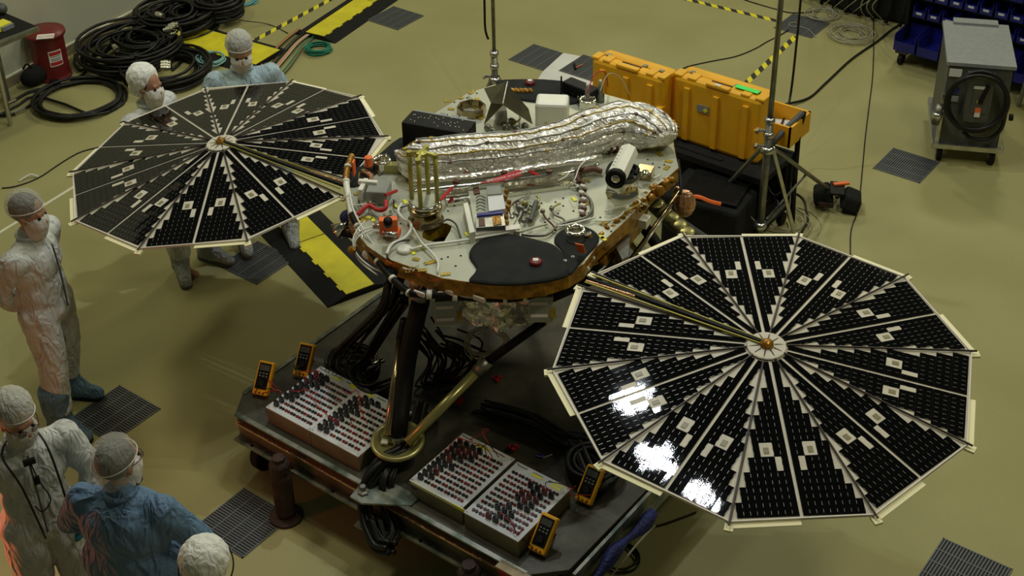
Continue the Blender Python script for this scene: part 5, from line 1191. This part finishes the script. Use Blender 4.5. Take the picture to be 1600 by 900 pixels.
# ------------------------------------------------------------ people
def cap(mb, p0, p1, r0, r1, fl=1.0, side=(0, 1, 0), n=16):
    p0, p1 = V(p0), V(p1); ax = (p1-p0); L = max(ax.length, 1e-4); ax.normalize(); s = V(side); s = (s-ax*s.dot(ax))
    if s.length < .05: s = ax.orthogonal()
    s.normalize(); w = ax.cross(s); rs = []
    for j in range(1, 6): a = PI/2*j/6; rs.append((p0-ax*r0*math.cos(a), r0*math.sin(a)))
    rs.append((p0, r0)); rs.append((p1, r1))
    for j in range(5, 0, -1): a = PI/2*j/6; rs.append((p1+ax*r1*math.cos(a), r1*math.sin(a)))
    mb.rings([[c+(s*math.cos(2*PI*i/n)*fl+w*math.sin(2*PI*i/n))*r for i in range(n)] for c, r in rs])
TEX = bpy.data.textures.new('wrinkle', 'CLOUDS'); TEX.noise_scale = .11; TEX.noise_depth = 2
TEX2 = bpy.data.textures.new('pucker', 'CLOUDS'); TEX2.noise_scale = .035
def organic(mb, name, m, parent, vox=.014, disp=0, tex=None, sm=4):
    o = mb.obj(name, m, None, True)
    r = o.modifiers.new('r', 'REMESH'); r.mode = 'VOXEL'; r.voxel_size = vox; r.use_smooth_shade = True
    s = o.modifiers.new('s', 'SMOOTH'); s.iterations = sm; s.factor = .6
    if disp: d = o.modifiers.new('d', 'DISPLACE'); d.texture = tex or TEX; d.strength = disp; d.mid_level = .5
    dg = bpy.context.evaluated_depsgraph_get(); me = bpy.data.meshes.new_from_object(o.evaluated_get(dg)); o.modifiers.clear(); o.data = me
    me.polygons.foreach_set('use_smooth', [True]*len(me.polygons))
    o.parent = parent
    return o
def person(pos, face, label, suit='suit', head='net', look=0.0, nod=0.0, feet=None, fdir=(0, 0), boot='bootw', arms=None, mask='mask', gown=False, glasses=False, hair='hair', lean=0.0, s=1.0, extra=None, build=1.0, gloves=False):
    t = bpy.data.objects.new('person', None); C.objects.link(t); t.location = (pos[0], pos[1], 0); t.rotation_euler = (0, 0, face); t.scale = (s, s, s)
    tag(t, label, 'person')
    feet = feet or ((0.02, .12), (.02, -.12)); arms = arms or (((-.03, .30, 1.13), (.06, .30, .88)), ((-.03, -.30, 1.13), (.06, -.30, .88)))
    ln = V((lean, 0, 0)); Z = lambda x, y, z: V((x, y, z))+ln*max(0, (z-.9)/.8)
    sh = [Z(-.01, .19, 1.395), Z(-.01, -.19, 1.395)]; hip = [Z(0, .10, .92), Z(0, -.10, .92)]
    neck = Z(0, 0, 1.47); hc = Z(.03, 0, 1.625)
    Rh = rotz(look) @ Matrix.Rotation(nod, 3, 'Y')
    H = lambda x, y, z: hc+Rh@V((x, y, z))
    # one continuous body
    b = MB()
    b.sph(Z(0, 0, 1.24), (.11, .16, .18)); b.sph(Z(0, 0, 1.02), (.11, .15, .18)); cap(b, Z(0, .14, 1.36), Z(0, -.14, 1.36), .055, .055)
    cap(b, neck-V((0, 0, .05)), hc-V((0, 0, .04)), .055, .052)
    b.sph(H(0, 0, .02), (.098, .076, .108), 20); b.sph(H(.035, 0, -.06), (.062, .054, .055), 16); b.sph(H(.075, 0, -.098), (.022, .026, .02), 10)
    cap(b, H(.085, 0, .015), H(.112, 0, -.025), .010, .016, n=10); cap(b, H(.085, .03, .032), H(.085, -.03, .032), .016, .016, n=10)
    for k in (1, -1):
        b.sph(H(.0, .078*k, -.01), (.022, .012, .034), 10); b.sph(H(.07, .038*k, -.03), (.025, .022, .022), 10)
    b.sph(H(.094, 0, -.058), (.016, .026, .008), 10)
    for i in (0, 1):
        k = 1 if i == 0 else -1; el, wr = [V(q)+ln*.5 for q in arms[i]]; fx_, fy_ = feet[i]; an = V((fx_, fy_, .09)); kn = (hip[i]+an)/2+V((.03, 0, .02))
        cap(b, sh[i], el, .05, .04); cap(b, el, wr, .04, .028); cap(b, hip[i], kn, .085, .058); cap(b, kn, an, .055, .04); cap(b, an-V((.02, 0, .04)), an+V((.13, 0, -.05)), .035, .03)
        d = (wr-el).normalized(); sd = V((0, k, 0)); sd = (sd-d*sd.dot(d)).normalized() if abs(d.y) < .95 else V((1, 0, 0)); fw = d.cross(sd).normalized()
        pc = wr+d*.05; cap(b, wr+d*.01, wr+d*.085, .027, .036, .5, sd)
        fb = fw if fw.x > 0 else -fw
        for f_ in range(4):
            o_ = fb*(.026-.017*f_); L_ = (.068, .078, .072, .056)[f_]; p = wr+d*.095+o_; m1_ = p+d*L_*.5-sd*.008; cap(b, p, m1_, .009, .0085, n=8); cap(b, m1_, m1_+d*L_*.45-sd*.024, .0085, .007, n=8)
        th_ = wr+d*.035+fb*.028; cap(b, th_, th_+d*.035+fb*.022, .012, .010, n=8); cap(b, th_+d*.035+fb*.022, th_+d*.065+fb*.022, .010, .008, n=8)
        if gloves:
            g = MB(); cap(g, wr-d*.02, wr+d*.01, .036, .034); cap(g, wr+d*.01, wr+d*.085, .032, .041, .55, sd)
            for f_ in range(4):
                o_ = fb*(.028-.019*f_); L_ = (.068, .078, .072, .056)[f_]; p = wr+d*.09+o_; m1_ = p+d*L_*.5-sd*.010; cap(g, p, m1_, .0125, .0115, n=8); cap(g, m1_, m1_+d*L_*.45-sd*.028, .0115, .010, n=8)
            cap(g, th_, th_+d*.035+fb*.026, .017, .014, n=8); cap(g, th_+d*.035+fb*.026, th_+d*.068+fb*.024, .013, .011, n=8); organic(g, 'glove', 'glove', t, .006, 0, sm=1)
            g = MB(); cap(g, wr-d*.06, wr-d*.01, .042, .038); organic(g, 'glove_cuff', 'bluetarp', t, .01)
    organic(b, 'body', 'skin', t, .0075, 0, sm=2)
    for k in (1, -1): o = MB().sph(H(.092, .033*k, .008), (.010, .013, .008), 10).obj('eye', 'black', None, True); o.parent = t
    # clothing
    g = MB(); bd = build
    g.sph(Z(-.005, 0, 1.27), (.145*bd, .205*bd, .20), 20); g.sph(Z(0, 0, 1.07), (.145*bd, .185*bd, .20), 20); g.sph(Z(0, 0, .94), (.15*bd, .19*bd, .15), 20)
    cap(g, Z(-.005, .165*bd, 1.375), Z(-.005, -.165*bd, 1.375), .084, .084); cap(g, neck-V((0, 0, .07)), neck+V((0, 0, .01)), .10, .070)
    for i in (0, 1):
        k = 1 if i == 0 else -1; el, wr = [V(q)+ln*.5 for q in arms[i]]; fx_, fy_ = feet[i]; an = V((fx_, fy_, .14)); kn = (hip[i]+an)/2+V((.03, 0, .02))
        cap(g, sh[i]+V((0, .015*k*bd, -.01)), el, .085, .068); cap(g, el, wr, .068, .050)
        if gown: cap(g, hip[i]+V((0, .02*k, .1)), kn+V((-.02, 0, .0)), .15, .13)
        else:
            cap(g, hip[i], kn, .125, .098); cap(g, kn, an+V((0, 0, .08)), .098, .088); cap(g, an+V((-.01, 0, .16)), an+V((-.01, 0, .10)), .095, .085)
        for q_ in range(4): cap(g, el.lerp(wr, .25*q_+.1)+V((0, 0, 0)), el.lerp(wr, .25*q_+.14), .066-.003*q_, .063-.003*q_, 1.08)
    organic(g, 'gown' if gown else 'coverall', suit, t, .013, .022)
    # placket and collar
    o = MB().tube([Z(.145, 0, 1.42), Z(.155, .0, 1.3), Z(.16, 0, 1.15), Z(.16, 0, .95)], .006, 6, 3).obj('front_seam', 'graydark' if not gown else suit, None, True); o.parent = t
    o = MB().tube([neck+V((.078*math.cos(a), .075*math.sin(a), .008)) for a in [i*PI/5 for i in range(10)]], .013, 8, 2, closed=True).obj('collar', suit, None, True); o.parent = t
    # shoe covers
    for i in (0, 1):
        fx_, fy_ = feet[i]; fd = V((math.cos(fdir[i]), math.sin(fdir[i]), 0)); an = V((fx_, fy_, 0)); u = MB()
        cap(u, an+V((-.01, 0, .34 if boot == 'boot' else .22)), an+V((-.01, 0, .10)), .106 if boot == 'boot' else .08, .085 if boot == 'boot' else .075); cap(u, an-fd*.05+V((0, 0, .068)), an+fd*.19+V((0, 0, .052)), .068, .050, .95, (-fd.y, fd.x, 0)); cap(u, an+V((0, 0, .14)), an+fd*.10+V((0, 0, .07)), .07, .055)
        organic(u, 'shoe_cover', boot, t, .010, .018)
        so = MB(); cap(so, an-fd*.06+V((0, 0, .014)), an+fd*.18+V((0, 0, .014)), .060, .050, 1.0, n=18)
        for v in so.b.verts: v.co.z = max(.002, min(v.co.z, .026))
        o = so.obj('sole', 'black' if boot == 'boot' else 'graydark', None); o.parent = t
    # head coverings
    if head in ('net', 'netpale', 'netback'):
        h = MB(); h.sph(H(-.022, 0, .036), (.106, .088, .102), 20); organic(h, 'hair', hair, t, .008, .008)
        h = MB(); h.sph(H(-.028, 0, .056), (.122, .104, .108), 20); h.sph(H(-.085, 0, .02), (.065, .07, .06), 14)
        if head == 'netback': h.sph(H(-.03, 0, -.06), (.085, .078, .075), 14)
        organic(h, 'hair_cover', 'net2' if head == 'netpale' else 'net', t, .009, .010, TEX2, sm=2)
        o = MB().tube([H(-.022+.116*math.cos(a), .100*math.sin(a), .040+.034*math.cos(a)) for a in [i*PI/6 for i in range(12)]], .003, 6, 3, closed=True).obj('net_band', 'mask', None, True); o.parent = t
    else:
        h = MB(); h.sph(H(-.055, 0, .058), (.118, .116, .114), 22); h.sph(H(-.08, 0, -.03), (.085, .09, .085), 16); organic(h, 'bonnet', 'bonnet', t, .010, .016, TEX2, sm=2)
        h = MB(); h.sph(H(-.005, 0, .02), (.088, .081, .088), 18); organic(h, 'hair', 'hair', t, .009, .006)
        if head == 'strap': o = MB().tube([H(-.045+.128*math.cos(a), .122*math.sin(a), .0+.05*math.cos(a)) for a in [i*PI/8 for i in range(16)]], .004, 6, 2, closed=True).obj('goggle_strap', 'black', None, True); o.parent = t
    h = MB(); cap(h, H(.050, 0, -.048), H(.046, 0, -.118), .078, .066, 1.04, Rh@V((0, 1, 0)), 18); organic(h, 'face_mask', mask, t, .008, .008, TEX2, sm=3)
    for k in (1, -1): o = MB().tube([H(.07, .06*k, -.03), H(.02, .082*k, .0), H(-.005, .086*k, .01)], .0022, 5, 3).obj('mask_loop', 'mask', None); o.parent = t
    if glasses:
        for k in (1, -1):
            o = MB().lathe(H(.112, .034*k, .006), [(.018, 0), (.022, 0), (.022, .003), (.018, .003)], axis=Rh@V((1, .15*k, 0)), n=14, closed=True).obj('glasses_rim', 'brown', None); o.parent = t
            o = MB().tube([H(.11, .056*k, .01), H(.06, .082*k, .012), H(0, .086*k, .01)], .003, 5, 1).obj('glasses_temple', 'brown', None); o.parent = t
            o = MB().lathe(H(.113, .034*k, .006), [(.019, 0), (.019, .002)], axis=Rh@V((1, .15*k, 0)), n=12).obj('lens', 'glass', None); o.parent = t
    if extra: extra(t, Z, H, neck)
    return t
def pang(du, dv, z=0):   # heading on the floor of an image direction near the people
    a, b = at(200, 500, z), at(200+du, 500+dv, z); return math.atan2(b.y-a.y, b.x-a.x)
def local(pos, face, u, v, s=1): q = at(u, v, .03); d = V((q.x-pos[0], q.y-pos[1], 0)); return tuple((rotz(-face)@d).xy/s)
# standing man at the left edge
hp = at(42, 332, 1.64); face = pang(1, .15); pos = (hp.x-.03, hp.y)
person(pos, face, 'person in white coverall and blue shoe covers standing at the left edge', boot='boot', mask='veil', head='net', look=.0, nod=.15,
       feet=(local(pos, face, 112, 612), local(pos, face, 100, 672)), fdir=(.05, -.2), s=1.0, arms=(((-.10, .24, 1.16), (-.16, .12, .95)), ((-.14, -.24, 1.16), (-.17, -.08, .96))))
# woman in white bonnet behind the left array
hp = at(226, 128, 1.60); face = pang(1, .35); pos = (hp.x, hp.y)
person(pos, face, 'person in white bonnet and white coverall looking right, behind the left solar array', head='bonnet', look=.0, nod=.1, s=.97,
       feet=(local(pos, face, 330, 400), local(pos, face, 286, 424)), fdir=(.0, -.75), mask='mask')
# man in pale blue gown
hp = at(374, 78, 1.62); face = pang(.12, 1); pos = (hp.x, hp.y)
person(pos, face, 'person in pale blue gown facing the camera behind the left solar array', suit='gownl', head='netpale', nod=.35, s=1.0, gown=True, build=1.12,
       feet=(local(pos, face, 455, 366), local(pos, face, 382, 378)), arms=(((.0, .34, 1.15), (.16, .26, .98)), ((.0, -.34, 1.15), (.16, -.26, .98))))
# person with glasses, lower left
def mic(t, Z, H, neck):
    for a, b in (((.10, .10, 1.47), (.17, .13, 1.1)), ((.08, -.11, 1.47), (.18, -.02, 1.1))):
        o = MB().tube([neck+V((-.05, b[1]*.5, .02)), V(a)+V((0, 0, .0)), (V(a)+V(b))/2+V((.05, 0, .02)), V(b)+V((.02, 0, -.15))], .006, 6).obj('lanyard', 'blackcable', None, True); o.parent = t
    o = MB().tube([(.13, .0, 1.45), (.19, .02, 1.32), (.21, .05, 1.2), (.19, .0, 1.12), (.2, -.03, 1.18)], .0035, 5).obj('headset_wire', 'black', None, True); o.parent = t
    o = MB().box((.19, .01, 1.33), (.012, .03, .05)).obj('microphone_clip', 'black', None); o.parent = t
    o = MB().box((.155, .0, 1.43), (.02, .06, .03)).obj('collar_clip', 'black', None); o.parent = t
hp = at(22, 646, 1.63); face = pang(.55, 1); pos = (hp.x, hp.y)
person(pos, face, 'person with glasses and black lanyard over a white coverall, lower left', mask='veil', head='netpale', nod=.3, look=.35, glasses=True, extra=mic, gloves=True, build=.94,
       arms=(((.03, .30, 1.16), (.10, .22, .95)), ((-.02, -.32, 1.18), (.05, -.33, .93))))
# person in blue gown seen from behind
hp = at(180, 728, 1.63); face = pang(.75, -1); pos = (hp.x, hp.y)
def collar(t, Z, H, neck):
    for k in range(5): o = MB().tube([(-.145, 0, 1.44-.1*k), (-.165, .01, 1.40-.1*k)], .007, 6, 1).obj('back_tie', 'gown', None); o.parent = t
    o = MB().box(neck+V((.06, -.06, .02)), (.06, .03, .03)).obj('dark_collar', 'graydark', None); o.parent = t
person(pos, face, 'person in blue gown seen from behind with a sheer hair cover', suit='gown', head='netback', nod=.12, look=-.35, gown=True, glasses=True, extra=collar, build=1.2,
       arms=(((.06, .36, 1.14), (.2, .26, .98)), ((.06, -.36, 1.14), (.2, -.26, .98))))
# white bonnet at the bottom edge
hp = at(322, 880, 1.60); face = pang(.2, -1); pos = (hp.x, hp.y)
person(pos, face, 'person in white bonnet with a dark strap cut by the bottom edge', head='strap', nod=.0, s=.98)
